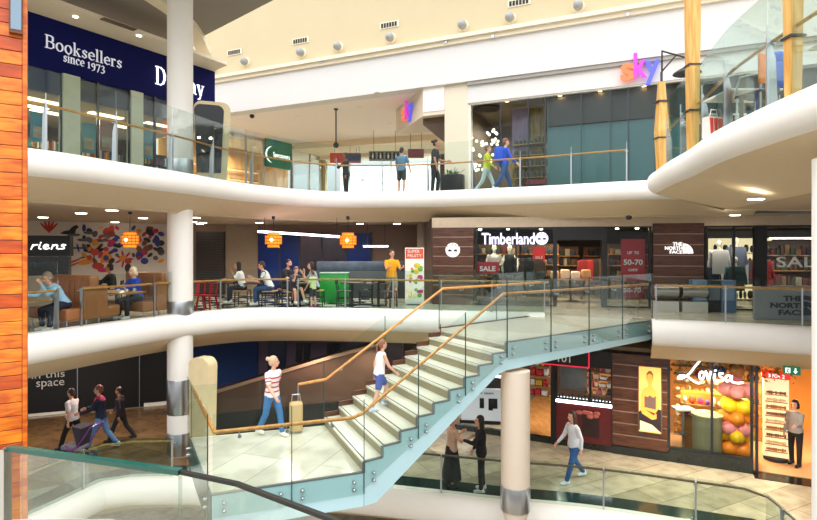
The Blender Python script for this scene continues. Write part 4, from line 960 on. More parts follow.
p = at(212, 103, 15.9); totem('cream rounded totem with dark glossy screen on the upper floor', (p[0], 15.9, ZU), R(22), p[2] - ZU, 1.0, -.085)
p = at(203, 357, 14.1); totem('cream rounded totem seen from its pale side on the lower floor', (p[0], 14.1, ZG), R(160), p[2] - ZG, .62)
# gold timber masts, street style lamp and furniture on the right wing
def mast(label, px, Y, w0, w1, z0, z1, rod=0):
    p = at(px, 100, Y); t = thing('timber_mast', label, 'post', (p[0], Y, z0), 0, 'gold timber masts')
    b = MB(); h = z1 - z0
    b.loft([[(-a/2, -a/2, z), (a/2, -a/2, z), (a/2, a/2, z), (-a/2, a/2, z)] for a, z in ((w0*.7, 0), (w0, h*.45), (w1, h))]); b.build('mast_shaft', GOLD, t, False)
    for z in (.8, 1.7):
        if z < h: b = MB(); b.box((-w0*.54, -w0*.54, z), (w0*.54, w0*.54, z + .03)); b.build('clamp', DSTEEL, t, False)
    if rod: b = MB(); b.tube((0, 0, h - .4), (0, 0, h + rod), .03); b.build('rod', DSTEEL, t)
    return t
mast('short gold timber mast carrying the black street lamp', 661.5, 13.6, .26, .13, ZU, 5.95, .25)
mast('tall gold timber mast left of the upper right wing glass', 692.5, 10.9, .22, .2, ZU, 9.5)
mast('tall gold timber mast at the upper right corner', 793, 7.1, .19, .2, ZU, 9.5)
p = at(662, 55, 13.6)
t = thing('street_lamp', 'black bracket lamp on the short gold mast', 'lamp', (p[0], 13.6, 6.1))
b = MB(); b.path([(0, 0, .1), (0, 0, .62), (.0, 0, .62), (.62, 0, .45), (.62, 0, .25)], .022); b.path([(0, 0, .12), (.35, 0, .52)], .018); b.build('bracket', BLACK, t)
b = MB(); b.lathe([(.02, .28), (.06, .24), (.30, .1), (.33, .06), (.31, .05), (.05, .1)], (.62, 0, 0)); b.build('lamp_shade', BLACK, t)
# cafe furniture behind the wing glass
t = thing('cafe_chair', 'orange backed cafe chair on the upper right wing', 'chair', (5.36, 8.45, ZU), R(200))
b = MB(); b.rbox((-.22, -.22, .42), (.22, .22, .47), .02); b.build('seat', CHAR, t)
b = MB(); b.rbox((-.24, .18, .55), (.24, .23, 1.0), .03); b.build('backrest', mat('orange_fabric', '#E8822E', .8, var=.12, scale=9), t)
for x in (-.2, .2):
    for y in (-.19, .2): b = MB(); b.tube((x, y, 0), (x*.95, y, .43 if y < 0 else .95), .014); b.build('leg', STEEL, t)
    b = MB(); b.path([(x*1.1, .2, .7), (x*1.2, -.1, .72), (x*1.2, -.2, .45)], .014); b.build('armrest', STEEL, t)
o = MB(); o.rbox((-.2, .1, .8), (.2, .3, 1.06), .07, 3); o.rbox((-.22, .2, .5), (.2, .32, .9), .05, 3); o.T = None
j = o.build('jacket', mat('blue_cloth', '#2E5FC0', .9, var=.25, scale=14, bump=.3), None); j.location = (5.66, 8.5, ZU); j.rotation_euler = (0, 0, R(170)); tag(j, 'blue jacket hanging over the orange chair', 'jacket')
for k, (x, y) in enumerate([(5.75, 9.5), (6.2, 11.2), (5.75, 6.9)]):
    t = thing('cafe_table', ['pale cafe table left of the orange chair', 'pale cafe table behind the tall gold mast', 'pale cafe table at the upper right corner'][k], 'table', (x, y, ZU), 0, 'upper cafe tables')
    b = MB(); b.rbox((-.45, -.4, .71), (.45, .4, .745), .01); b.build('tabletop', mat('table_white', '#DDDAD4', .4), t); b = MB(); b.tube((0, 0, .02), (0, 0, .71), .035); b.lathe([(.24, 0), (.22, .02), (.03, .03)]); b.build('pedestal', DSTEEL, t)
for k, (x, y, c) in enumerate([(6.3, 10.6, '#2E3436'), (6.1, 8.9, '#23303E')]):
    t = thing('cafe_chair', ['dark cafe chair between the pale tables', 'dark navy cafe chair beside the orange chair'][k], 'chair', (x, y, ZU), R(60*k + 20), 'upper cafe chairs')
    b = MB(); b.rbox((-.22, -.22, .43), (.22, .22, .47), .02); b.build('seat', mat('seat' + c, c, .6), t); b = MB(); b.rbox((-.22, .19, .55), (.22, .23, .95), .03); b.build('backrest', mat('seat' + c, c, .6), t)
    for q in ((-.2, -.2), (.2, -.2), (-.2, .2), (.2, .2)): b = MB(); b.tube((q[0], q[1], 0), (q[0], q[1], .44 if q[1] < 0 else .6), .014); b.build('leg', STEEL, t)

t = thing('carrier_bag', 'small red and white striped carrier bag at the foot of the tall gold mast', 'bag', (5.3, 9.55, ZU), R(20))
b = MB(); b.loft([[(-.17, -.09, 0), (.17, -.09, 0), (.17, .09, 0), (-.17, .09, 0)], [(-.19, -.07, .36), (.19, -.07, .36), (.19, .07, .36), (-.19, .07, .36)]]); b.build('bag_body', mat('bag_white', '#E8DCD4', .6), t, False)
b = MB()
for k in range(4): b.box((-.17 + k*.095, -.1, .03), (-.12 + k*.095, -.07, .33))
b.build('red_stripes', mat('bag_red', '#C83A2A', .6), t, False)
b = MB(); b.path([(-.1, 0, .35), (-.06, 0, .5), (.06, 0, .5), (.1, 0, .35)], .008, 6); b.build('handle', MATS['bag_white'], t)
# ------------------------------------------------------------------ middle floor: restaurant side
H2 = ZU - .92
def wallseg(name, A, B, z0, z1, m, th=.2):
    fr = Fr(A, B); b = fr.mb(); b.box((0, 0, z0), (fr.L, th, z1)); return S(b, name, m), fr
W0, W1, W2, W3 = (-15.0, 17.9), (-8.9, 21.8), (.4, 22.6), (.78, 18.3)
_, MU = wallseg('wall_mural', W0, W1, 0, H2, mat('mural_ground', '#CFC6BE', .7, var=.05))
_, MW = wallseg('wall_back_middle', W1, W2, 0, H2, mat('taupe_wall', '#7C6456', .7, var=.05))
wallseg('wall_side_middle', W2, W3, 0, H2, mat('dark_taupe', '#5E4A40', .7))
b = MB(); q = offset(mid_left[12:-8], 1.0); q2 = [(-1.2, 20.5), (-8, 21), (-10, 19)]; b.prism(offset([p for p in mid_left if -6.0 < p[0] < -.9], .5) + [(-1.6, 21.5), (-7.8, 21.5)], -.001, .004); S(b, 'floor_checkered', checker('checker_tiles', '#C9C6BE', '#2A2A2C', 1.7, R(12)))
# mural: one flat painted panel of plant and bird shapes
t = thing('mural', 'wall mural of colourful plant and bird shapes behind the booths', 'mural', MU.p(0, -.01, 0), MU.ang)
b = MB(); mm = []
MC = ['#2B2A2E', '#B43A2E', '#3A3C80', '#D98A2E', '#B8305A', '#5A5860', '#7A4A3A']
def blob(u, z, pts, c, lay):
    pts = [(x*.62, min(h*.62, H2 - .03 - z)) for x, h in pts]
    b.cur = MC.index(c); n = len(pts); y = -.012 - .002*lay
    b.sheet([(u + x, y, z + h) for x, h in pts], [(u + x, 0, z + h) for x, h in pts])
def ellp(rx, rz, ang=0, n=14, cx=0, cz=0): return [(cx + rx*math.cos(2*PI*k/n)*math.cos(ang) - rz*math.sin(2*PI*k/n)*math.sin(ang), cz + rx*math.cos(2*PI*k/n)*math.sin(ang) + rz*math.sin(2*PI*k/n)*math.cos(ang)) for k in range(n)]
def mz(px, py): return MU.u(px), MU.z(px, py)
u, z = mz(49, 231)
for k in range(5): blob(u, z, ellp(.06, .36, R(-40 + 20*k), cx=math.sin(R(40 - 20*k))*.3, cz=math.cos(R(40 - 20*k))*.25), '#B43A2E', 0)
u, z = mz(70, 232); blob(u, z, [(-.5, -.1), (-.1, -.15), (.25, -.1), (.3, .15), (.45, .3), (.3, .42), (.1, .3), (-.05, .1), (-.3, .05)], '#2B2A2E', 0)
for k, (dx, dz) in enumerate([(-.5, 0), (0, .08), (.5, -.02), (-.2, -.18), (.3, -.2)]):
    u, z = mz(90, 235); blob(u + dx, z + dz, ellp(.34, .09), '#5A5860', k % 3)
u, z = mz(78, 248)
for k in range(6): blob(u + (k - 3)*.19, z, ellp(.05, .27, R(12)), '#3A3C80', 0)
blob(u, z, ellp(.66, .05), '#3A3C80', 1)
u, z = mz(94, 252)
blob(u, z - .25, ellp(.03, .5), '#2B2A2E', 0)
for k, a in enumerate((-70, -40, 40, 70)): blob(u, z, ellp(.09, .30, R(a), cx=-math.sin(R(a))*.3, cz=math.cos(R(a))*.3 - .05*(k % 2)), '#2B2A2E', 1)
u, z = mz(107, 256); blob(u, z, [(-.35, -.4), (.35, -.4), (.3, -.1), (.05, .45), (-.15, .4), (-.3, -.05)], '#D98A2E', 0)
u, z = mz(115, 245)
for a in (0, 90, 180, 270): blob(u, z, ellp(.16, .13, 0, cx=.26*math.cos(R(a)), cz=.32*math.sin(R(a))), '#3A3C80', 0)
blob(u, z, ellp(.13, .13), '#3A3C80', 1)
u, z = mz(124, 259)
for k in range(7): a = R(k*360/7); blob(u, z, ellp(.24, .06, a, cx=.3*math.cos(a), cz=.3*math.sin(a)), '#B8305A', 0)
u, z = mz(110, 232); blob(u, z, ellp(.2, .42, R(-20)), '#B43A2E', 0)
for k, (px, py, c, rx, rz, a) in enumerate([(135, 238, '#7A4A3A', .32, .2, 20), (150, 232, '#2B2A2E', .2, .3, 40), (157, 241, '#3A3C80', .17, .38, 10), (148, 248, '#7A4A3A', .3, .18, 15), (140, 254, '#3A3C80', .22, .35, -20), (160, 250, '#2B2A2E', .2, .2, 0), (72, 262, '#B43A2E', .5, .06, 25), (70, 266, '#B43A2E', .5, .06, 25), (85, 262, '#D98A2E', .4, .16, 10), (98, 266, '#B43A2E', .32, .2, 0), (128, 268, '#2B2A2E', .18, .28, 0), (60, 260, '#7A4A3A', .3, .2, 0), (147, 240, '#2B2A2E', .22, .14, -30), (85, 257, '#2B2A2E', .34, .05, 15), (103, 270, '#B8305A', .3, .14, 0)] + [(84 + 5.5*(k % 15), 228 + 9*(k//15) + 3*((k*7) % 3), MC[(k*5 + 2) % 7], .10 + .05*(k % 3), .22 - .04*(k % 4), 37*k) for k in range(60) if not 118 < 84 + 5.5*(k % 15) < 130 or k > 45]):
    u, z = mz(px, py); blob(u, z, ellp(rx, rz, R(a)), c, k % 4)
b.build('mural_paint', [mat('paint' + c, c, .7, var=.06) for c in MC], t, False)
# black sign box with the handwritten restaurant name
d = 15.6; x0, _, z1 = at(20, 235.5, d); x1, _, z0 = at(67, 265, d)
t = thing('shop_sign', 'black sign box with white handwritten restaurant name beside the timber pillar', 'sign', ((x0 + x1)/2, d, 0), R(14))
hw_ = (x1 - x0)/2
b = MB(); b.box((-hw_ - .4, 0, z0 + .25), (hw_, .3, z1)); b.build('sign_box', BLACK, t, False)
b = MB(); b.box((-hw_ - .4, .05, z0 - .3), (hw_ - .05, .28, z0 + .24)); b.build('dark_glass', mat('sign_glass', '#1E2420', .15, var=.3), t, False)
def stroke(name, lines, m, par, r, fit, v=-.03, n=6):
    xs = [p[0] for l in lines for p in l]; zs = [p[1] for l in lines for p in l]
    u0, u1, za, zb = fit; sx_ = (u1-u0)/(max(xs)-min(xs)); sz_ = (zb-za)/(max(zs)-min(zs)); b = MB()
    for l in lines:
        pts = [((x - min(xs))*sx_ + u0, v, (z - min(zs))*sz_ + za) for x, z in l]
        pts = smoothline(pts, 5) if len(pts) > 2 else pts
        b.path(pts, r, n)
    return b.build(name, m, par)
stroke('sign_lettering', [[(0, 0), (.06, .3), (.12, .6)], [(.07, .32), (.2, .55), (.4, .62)], [(.55, .6), (.5, .12), (.62, .02)], [(.6, .86), (.62, .92)], [(.78, .3), (1.02, .38), (1.08, .55), (.94, .64), (.79, .42), (.82, .1), (.97, .02), (1.14, .14)], [(1.28, 0), (1.33, .3), (1.38, .6)], [(1.34, .34), (1.54, .6), (1.66, .5), (1.62, .12), (1.76, .04)], [(2.18, .58), (2.02, .64), (1.93, .48), (2.08, .3), (2.06, .08), (1.84, .05)]], emit('letter_white', '#FFFFFF', .9), t, .02, (-hw_*.45, hw_ - .1, z0 + .45, z1 - .2))
# back wall: slatted door, blue windows, neon line
b = fbox(MW, MW.u(197), MW.u(226), -.08, 0, 0, 2.55)
t = thing('slatted_door', 'dark slatted service door right of the white column', 'door', MW.p(MW.u(211), -.02, 0), MW.ang); a = (MW.u(226) - MW.u(198))/2
b = MB(); b.box((-a, -.08, 0), (a, 0, 2.5)); b.build('door_leaf', CHAR, t, False)
b = MB()
for k in range(24): b.box((-a + .05, -.1, .12 + k*.1), (a - .05, -.08, .16 + k*.1))
b.build('slats', mat('slat_brown', '#3E2E26', .5), t, False)
S(fbox(MW, MW.u(226), MW.u(258), -.05, 0, 0, H2), 'wall_taupe_panel', mat('olive_taupe', '#8F7D6A', .7))
t = thing('window_wall', 'navy blue window wall behind the stool tables', 'window wall', MW.p(MW.u(258), -.05, 0), MW.ang)
us = [MW.u(x) - MW.u(258) for x in (258, 280, 300, 322, 346, 371)]
for k, (a, c) in enumerate(zip(us[:-1], us[1:])):
    b = MB(); b.box((a + .03, -.06, .05), (c - .03, -.03, 2.45)); b.build('window_pane', [mat('navy_pane', '#0C286E', .3, var=.35, scale=1.2, spec=.25), mat('dark_pane', '#2E2430', .2, var=.6, scale=1.5, stretch=(2, 1, .4))][k in (2, 3)], t, False)
    b = MB(); b.box((c - .03, -.1, 0), (c + .03, -.02, 2.5)); b.build('mullion', CHAR, t, False)
d = 17.6; p, q = at(258.5, 231.5, d), at(343, 237, d + .2)
b = MB(); b.cap(p, q, .035); lt = thing('light_tube', 'long pinkish white light tube between the two right lanterns', 'light tube', (p[0], p[1], p[2])); b.build('neon_tube', emit('neon_pink', '#FFD9EC', 6.), lt, True, True)
b = MB(); b.tube((p[0] + .2, p[1], p[2]), (p[0] + .2, p[1], H2), .008); b.tube((q[0] - .2, q[1], q[2]), (q[0] - .2, q[1], H2), .008); 
b.build('hangers', BLACK, lt, True, True)
# orange lanterns
def lantern(label, px, py, Y, r, h):
    x, _, z = at(px, py, Y); t = thing('pendant_lamp', label, 'lamp', (x, Y, z), 0, 'orange lanterns')
    b = MB()
    for k, (rr, za, zb) in enumerate(((.72, .30, .5), (1.0, -.28, .30), (.72, -.5, -.28))):
        b.lathe([(r*rr*.97, za*h), (r*rr, (za + .02)*h), (r*rr, (zb - .02)*h), (r*rr*.97, zb*h)], n=14)
    b.build('lamp_shade', emit('lantern_orange', '#FF8A1C', .75), t, False)
    b = MB()
    for k in range(14):
        a = 2*PI*k/14; b.tube((r*1.01*math.cos(a), r*1.01*math.sin(a), -.28*h), (r*1.01*math.cos(a), r*1.01*math.sin(a), .3*h), .01, n=5)
    for zz, rr in ((-.28, 1), (-.09, 1), (.1, 1), (.3, 1), (.5, .72), (-.5, .72)): b.lathe([(r*rr - .003, zz*h - .012), (r*rr + .012, zz*h), (r*rr - .003, zz*h + .012)], n=20)
    b.build('cane_ribs', mat('cane', '#C86A14', .6), t)
    b = MB(); b.ell((0, -r*1.0, 0), (r*.2, .02, r*.2)); b.build('bulb', emit('lantern_bulb', '#FFE08A', 6.), t)
    b = MB(); b.tube((0, 0, h*.5), (0, 0, H2 - z), .008); b.tube((0, 0, H2 - z - .1), (0, 0, H2 - z), .05); b.build('cord', BLACK, t)
lantern('orange lantern in front of the mural, leftmost of the three', 130, 240, 14.3, .21, .40)
lantern('orange lantern at the left end of the light tube', 273.5, 240, 16.9, .25, .46)
lantern('orange lantern at the right end of the light tube', 348, 240.5, 16.9, .25, .46)
# booths in the restaurant: coordinates along (T) and in from (N) the slab edge
E0 = Vector(ground(28, 335, K)); T_ = (Vector(ground(185, 314, K)) - E0).normalized(); N_ = Vector((-T_.y, T_.x)); AE = math.atan2(T_.y, T_.x)
def eb(s, n): q = E0 + T_*s + N_*n; return (q.x, q.y)
TAN = mat('tan_leather', '#9A6238', .5, var=.12, scale=7, coat=.1)
def booth(label, s, n, facing):
    q = eb(s, n); t = thing('booth_bench', label, 'bench', (q[0], q[1], 0), AE + (0 if facing > 0 else PI), 'tan leather booths')
    f = 1 if facing > 0 else -1      # local +x = where sitters face; long axis is local y
    y0, y1 = (0, 1.45) if f > 0 else (-1.45, 0)
    b = MB(); b.rbox((.0, y0, .2), (.58, y1, .47), .05, 3); b.build('seat_cushion', TAN, t)
    b = MB(); b.rbox((-.13, y0, .2), (.03, y1, 1.2), .05, 3); b.build('backrest', TAN, t)
    b = MB(); 
    for k in range(7): y = y0 + .12 + k*.2; b.rbox((.02, y, .52), (.05, y + .17, 1.12), .02)
    b.build('channel_padding', TAN, t)
    ye = y0 if f > 0 else y1
    b = MB(); b.rbox((-.12, ye - .05, .2), (.22, ye + .06, .98), .045, 3); b.build('wing', TAN, t)
    for x in (.06, .52):
        for y in (y0 + .08, y1 - .08): b = MB(); b.tube((x, y, 0), (x, y, .2), .018); b.build('leg', STEEL, t)
    return t
booth('tan leather booth bench the blue shirted man sits on', 1.62, .42, -1)
booth('tan leather booth bench back to back with the blue shirted man', 1.80, .42, 1)
booth('tan leather booth bench of the blonde woman beside the white column', 3.6, .42, -1)
def table(label, x, y, rz, wx, wy, h=.74, m=None, name='dining_table', group='restaurant tables', z=0):
    t = thing(name, label, 'table', (x, y, z), rz, group)
    b = MB(); b.rbox((-wx/2, -wy/2, h - .035), (wx/2, wy/2, h), .008); b.build('tabletop', m or mat('table_oak', '#A97A44', .4, var=.15, stretch=(1, 8, 1)), t)
    b = MB(); b.tube((0, 0, .02), (0, 0, h - .03), .035); b.build('pedestal', DSTEEL, t); b = MB(); b.lathe([(.001, 0), (.26, 0), (.24, .02), (.05, .035), (.001, .035)]); b.build('foot_plate', DSTEEL, t)
    return t
q = eb(.28, 1.0); table('oak table the blue shirted man leans on', q[0], q[1], AE, .7, 1.3)
q = eb(2.72, 1.05); table('oak table with cups in front of the blonde woman', q[0], q[1], AE, .75, 1.3)
for k, (s, n) in enumerate([(2.55, .75), (2.68, .62), (2.8, .8), (2.9, .62)]):
    q = eb(s, n); t = thing('cup', 'white cup on the oak table, %s' % ['leftmost', 'second from the left', 'third from the left', 'nearest the blonde woman'][k], 'cup', (q[0], q[1], .74), 0, 'cups on the oak table')
    b = MB(); b.lathe([(.02, 0), (.03, .005), (.042, .08), (.038, .08), (.026, .012), (.001, .012)], n=14); b.build('cup_body', mat('china', '#F2F0EC', .2), t); b = MB(); b.path([(.04, 0, .065), (.065, 0, .055), (.06, 0, .03), (.035, 0, .025)], .005, 5); b.build('handle', MATS['china'], t)
# black stools, tables and red chairs along the checkered floor
def stool(label, x, y, rz, seat='#B98A5A', back=True):
    t = thing('dining_chair', label, 'chair', (x, y, 0), rz, 'black framed chairs')
    b = MB(); b.rbox((-.21, -.21, .47), (.21, .21, .51), .015); b.build('seat', mat('seatpad' + seat, seat, .6), t)
    for x_ in (-.19, .19):
        for y_ in (-.19, .19): b = MB(); b.bar((x_*1.08, y_*1.08, 0), (x_, y_, .47), .03, .03); b.build('leg', BLACK, t, False)
    b = MB(); b.box((-.19, -.2, .2), (.19, -.18, .225)); b.box((-.2, -.19, .26), (-.18, .19, .285)); b.box((.18, -.19, .26), (.2, .19, .285)); b.build('stretcher', BLACK, t, False)
    if back: b = MB(); b.bar((-.19, .19, .5), (-.19, .25, .9), .028, .028); b.bar((.19, .19, .5), (.19, .25, .9), .028, .028); b.rbox((-.2, .22, .72), (.2, .26, .88), .01); b.build('backrest', BLACK, t, False)
    return t
def xy(px, Y): return ((px - CX)/F*Y, Y)
DT = wood('dark_table', '#3A2A20', '#5A4230', (2, 8, 2), .4)
row = [(228, 17.9, 'dark table left of the white tee shirt woman'), (258, 17.7, 'dark table in front of the man in the black sleeved shirt'), (300, 17.6, 'dark table between the crouched boy and the dark haired woman'), (352, 17.9, 'empty dark table right of the green counter'), (378, 17.7, 'empty dark table below the man in yellow')]
for px, Y, l in row: x, y = xy(px, Y); table(l, x, y, R(3), .75, .75, .74, DT)
SEATS = [(243, 17.6, 90, 'black framed chair under the white tee shirt woman'), (270, 17.35, 90, 'black framed chair under the man in the black sleeved shirt'), (284, 18.1, -90, 'black framed chair under the bearded man'), (317, 17.6, 90, 'black framed chair under the dark haired woman'), (344, 17.4, 90, 'empty black framed chair just right of the green counter'), (366, 17.8, -90, 'empty black framed chair left of the man in yellow'), (388, 17.3, 60, 'empty black framed chair below the man in yellow')]
for px, Y, rz, l in SEATS: x, y = xy(px, Y); stool(l, x, y, R(rz), '#B98A5A' if px < 330 else '#4A4A4E')
for k, (px, Y, rz) in enumerate([(197, 16.35, 15), (207, 16.2, -10)]):
    x, y = xy(px, Y); t = thing('metal_chair', ['red metal chair touching the white column', 'red metal chair right of the first red chair'][k], 'chair', (x, y, 0), R(rz), 'red metal chairs')
    RM = mat('red_metal', '#B41C2C', .3, .3, var=.08)
    b = MB(); b.rbox((-.2, -.2, .44), (.2, .2, .47), .02); b.build('seat', RM, t)
    for x_ in (-1, 1):
        for y_ in (-1, 1): b = MB(); b.bar((x_*.23, y_*.23, 0), (x_*.17, y_*.17, .45), .05, .025); b.build('leg', RM, t, False)
    b = MB(); b.bar((-.18, .18, .45), (-.2, .26, .82), .03, .02); b.bar((.18, .18, .45), (.2, .26, .82), .03, .02); b.bar((-.2, .26, .8), (.2, .26, .8), .06, .02); b.bar((0, .2, .46), (0, .26, .8), .09, .015); b.build('backrest', RM, t, False)
x, y = xy(334, 18.6); t = thing('counter', 'bright green counter front behind the tables', 'counter', (x, y, 0), R(4))
b = MB(); b.rbox((-.48, 0, 0), (.48, .6, .98), .01); b.build('counter_body', mat('bright_green', '#1FA03A', .35, var=.04), t); b = MB(); b.rbox((-.5, -.02, .98), (.5, .62, 1.01), .01); b.build('counter_top', mat('pale_top', '#AEB6B4', .3), t)
x, y = xy(360, 20.2); t = thing('counter', 'long grey serving counter behind the man in yellow', 'counter', (x, y, 0), 0)
b = MB(); b.rbox((-1.7, 0, 0), (1.7, .6, 1.0), .01); b.build('counter_body', mat('counter_grey', '#3A3C42', .4), t); b = MB(); b.rbox((-1.6, .05, 1.0), (1.6, .4, 1.36), .01); b.build('display_case', mat('case_blue', '#3E4A58', .15, var=.5, scale=4), t)
x, y = xy(383, 20.8); t = thing('strip_light', 'small cool strip light over the grey serving counter', 'light', (x, y, 1.88))
b = MB(); b.box((-.75, 0, 0), (.2, .06, .07)); b.build('light_tube', emit('strip_cool', '#D8E4FF', 2.), t, False)
for x_ in (-.6, .06): b = MB(); b.box((x_, .02, .07), (x_ + .015, .035, H2 - 1.88)); b.build('hanger_rod', BLACK, t, False)
for k, px in enumerate((235, 252, 262, 297, 306)):
    x, y = xy(px, 17.75); t = thing('drink_glass', 'tumbler on the dark tables, %s counting from the left' % ['first', 'second', 'third', 'fourth', 'fifth'][k], 'glass', (x, y, .74), 0, 'tumblers')
    b = MB(); b.lathe([(.028, 0), (.035, .13), (.032, .13), (.025, .01), (.001, .01)], n=14); b.build('tumbler', [mat('cup_white', '#E9E6E0', .3), mat('cup_blue', '#A9C4D4', .2)][k % 2], t)
# advert stand and round pillar
x, y = xy(414.5, 18.0); t = thing('advert_stand', 'tall advert stand with red header and fruit drinks picture', 'advert stand', (x, y, 0), R(3))
b = MB(); b.rbox((-.31, -.03, .02), (.31, .03, 1.86), .01); b.build('board', mat('advert_white', '#EFE9DE', .5), t)
b = MB(); b.box((-.29, -.036, 1.5), (.29, -.03, 1.83)); hd = b.build('header', mat('advert_red', '#E0583A', .5), t, False)
text('header_lettering', 'SUPER\nFRUITY', WHITE, t, (0, -.044, 1.67), w=.46, h=.24)
r = random.Random(4)
for k in range(26):
    b = MB(); x_, z_ = r.uniform(-.22, .22), r.uniform(.2, 1.4); rr = r.uniform(.04, .1); b.ell((x_, -.034 - .0004*k, z_), (rr, .006, rr), 12, 6); b.build('fruit_print', mat('fruit%d' % (k % 6), ['#C21E7A', '#D9C62E', '#5A9A3A', '#E0803A', '#EAD9B0', '#7AB05A'][k % 6], .5), t)
b = MB(); b.box((-.26, -.2, 0), (.26, .2, .02)); b.build('base_plate', DSTEEL, t, False)
x, y = xy(423, 20.6); b = MB(); b.lathe([(.22, 0), (.22, H2)], (x, y, 0), 20); S(b, 'trim_9_pillar', mat('taupe_pillar', '#8A7868', .6), True)
# downlights in the middle ceiling
DL = [(43, 217.3), (81, 213.2), (112, 210.3), (91, 224.0), (115, 222), (143, 218.0), (109, 227), (125, 228.6), (196, 217.6), (193, 221.8), (203, 222.7), (200, 227.4), (259.5, 222.7), (360, 226), (397, 235), (487, 224), (578, 222), (643, 221), (665, 221.4), (720, 219.3), (735, 215), (756, 199)]
NM = ['first', 'second', 'third', 'fourth', 'fifth', 'sixth', 'seventh', 'eighth']
for k, (px, py) in enumerate(DL):
    zc = ZU - (1.0 if k == 21 else .96); d = min(F*(EYE - zc)/(py - HY), 21.3); x = (px - CX)/F*d
    b = MB(); b.lathe([(.001, -.015), (.12, -.015), (.14, 0), (.001, 0)], (x, d, zc - .002))
    if k < 8: l = 'downlight over the mural booths, %s counting from the left along the ceiling' % NM[k]
    elif k < 12: l = 'downlight just right of the white column, %s from the front' % NM[k - 8]
    elif k < 15: l = ['downlight above the left lantern of the light tube', 'downlight above the right lantern of the light tube', 'downlight above the man in yellow'][k - 12]
    else: l = ['downlight before the boot shop sign', 'downlight before the dark shop entrance', 'downlight left over the brown emblem wall on the right', 'downlight right over the brown emblem wall on the right', 'downlight under the curved wing, farthest', 'downlight under the curved wing, middle', 'downlight under the curved wing, nearest'][k - 15]
    tag(b.build('downlight', LED, None), l, 'downlight', 'middle floor downlights')
area('light_restaurant', (-8.0, 17.2, H2 - .1), 3, 38, (1, .86, .68)); area('light_tables', (-3, 19.3, H2 - .1), 4, 80, (1, .88, .72)); 
# ------------------------------------------------------------------ middle floor: boot shop and outdoor shop
MF = Fr((.778, 18.2), (14.6, 15.42)); MT = 2.52
S(fbox(MF, -.0, MF.L, 0, .3, MT, H2 + .02), 'wall_middle_head', mat('head_beige', '#C8B49C', .7))
S(fbox(MF, 0, MF.L, 5.2, 5.4, 0, H2), 'wall_middle_back', mat('shop_back_dark', '#3B2C22', .7, var=.3, scale=1.5))
plate('ceiling_shops', [MF.p(0, .3, 0)[:2], MF.p(MF.L, .3, 0)[:2], MF.p(MF.L, 5.3, 0)[:2], MF.p(0, 5.3, 0)[:2]], MT + .02, MT + .1, CHAR)
def plank_wall(label, fr, px0, px1, z0, z1, n, th=.16):
    u0, u1 = fr.u(px0), fr.u(px1); t = thing('wood_panel_wall', label, 'wall panel', fr.p(u0, -.02, z0), fr.ang)
    hgt = (z1 - z0)/n
    b = MB(); b.box((0, 0, 0), (u1 - u0, th, z1 - z0)); b.build('backing', mat('panel_back', '#1C1210', .6), t, False)
    for k in range(n): b = MB(); b.rbox((.01, -.035, k*hgt + .022), (u1 - u0 - .01, 0, (k+1)*hgt - .012), .006); b.build('plank', WALNUT, t, False)
    for k in range(1, n): b = MB(); b.box((.02, -.02, k*hgt - .010), (u1 - u0 - .02, -.002, k*hgt + .018)); b.build('metal_strip', mat('bronze_strip', '#A8887A', .35, .4), t, False)
    return t
plank_wall('dark plank wall with round tree emblem left of the boot shop', MF, 432.5, 474, 0, MT, 8)
plank_wall('dark plank wall with white mountain emblem right of the boot shop', MF, 652.5, 704, 0, MT + .08, 8)
def tree_emblem(t, cx, cz, r, y, m, dark):
    b = MB(); b.sheet([(cx + r*math.cos(2*PI*k/28), y, cz + r*math.sin(2*PI*k/28)) for k in range(28)], [(cx + r*math.cos(2*PI*k/28), y + .02, cz + r*math.sin(2*PI*k/28)) for k in range(28)]); d = b.build('emblem_disc', m, t, False)
    b = MB()
    for s in (-1, 1):
        pts = [(s*.12, -.25), (s*.30, -.20), (s*.62, -.24), (s*.66, .02), (s*.42, .12), (s*.16, .04)]
        b.sheet([(cx + x*r, y - .006, cz + z*r) for x, z in pts], [(cx + x*r, y, cz + z*r) for x, z in pts])
    for k in range(5):
        x = (k - 2)*.34; b.tube((cx + x*r, y - .004, cz + r*(.55 - .1*abs(k-2))), (cx + x*r*1.25, y - .004, cz + r*(.95 - .12*abs(k-2))), r*.055, n=6)
    b.build('tree_mark', dark, t, False)
t = thing('wall_emblem', 'round white tree emblem on the dark plank wall', 'emblem', MF.p(MF.u(453), -.08, 0), MF.ang)
tree_emblem(t, 0, MF.z(453, 250), .235, 0, emit('emblem_white', '#F4F0EA', .55), BLACK)
# boot shop glazing
def glazing(label, fr, pxs, z0, z1, m=None, frame=BLACK, name='storefront', v=0., cat='shop window'):
    u0 = fr.u(pxs[0]); t = thing(name, label, cat, fr.p(u0, v, z0), fr.ang); us = [fr.u(x) - u0 for x in pxs]
    for a, c in zip(us[:-1], us[1:]): b = MB(); b.box((a + .03, .04, .04), (c - .03, .052, z1 - z0 - .04)); b.build('window_pane', m or SHOPG, t, False)
    for a in us: b = MB(); b.box((a - .03, 0, 0), (a + .03, .1, z1 - z0)); b.build('mullion', frame, t, False)
    b = MB(); b.box((us[0], 0, z1 - z0 - .05), (us[-1], .1, z1 - z0)); b.build('head_rail', frame, t, False); b = MB(); b.box((us[0], 0, 0), (us[-1], .1, .04)); b.build('sill_rail', frame, t, False)
    return t
glazing('boot shop window with two mannequins', MF, (476, 516, 554), 0, MT)
glazing('boot shop window with tall red sale posters', MF, (606, 650), 0, MT)
b = fbox(MF, MF.u(555), MF.u(605), -.02, .2, MT - .42, MT); S(b, 'trim_10_entrance_head', BLACK)
b = fbox(MF, MF.u(602), MF.u(606), -.03, .3, 0, MT); fbox(MF, MF.u(553.5), MF.u(557), -.03, .3, 0, MT, b); S(b, 'trim_11_entrance_jamb', BLACK)
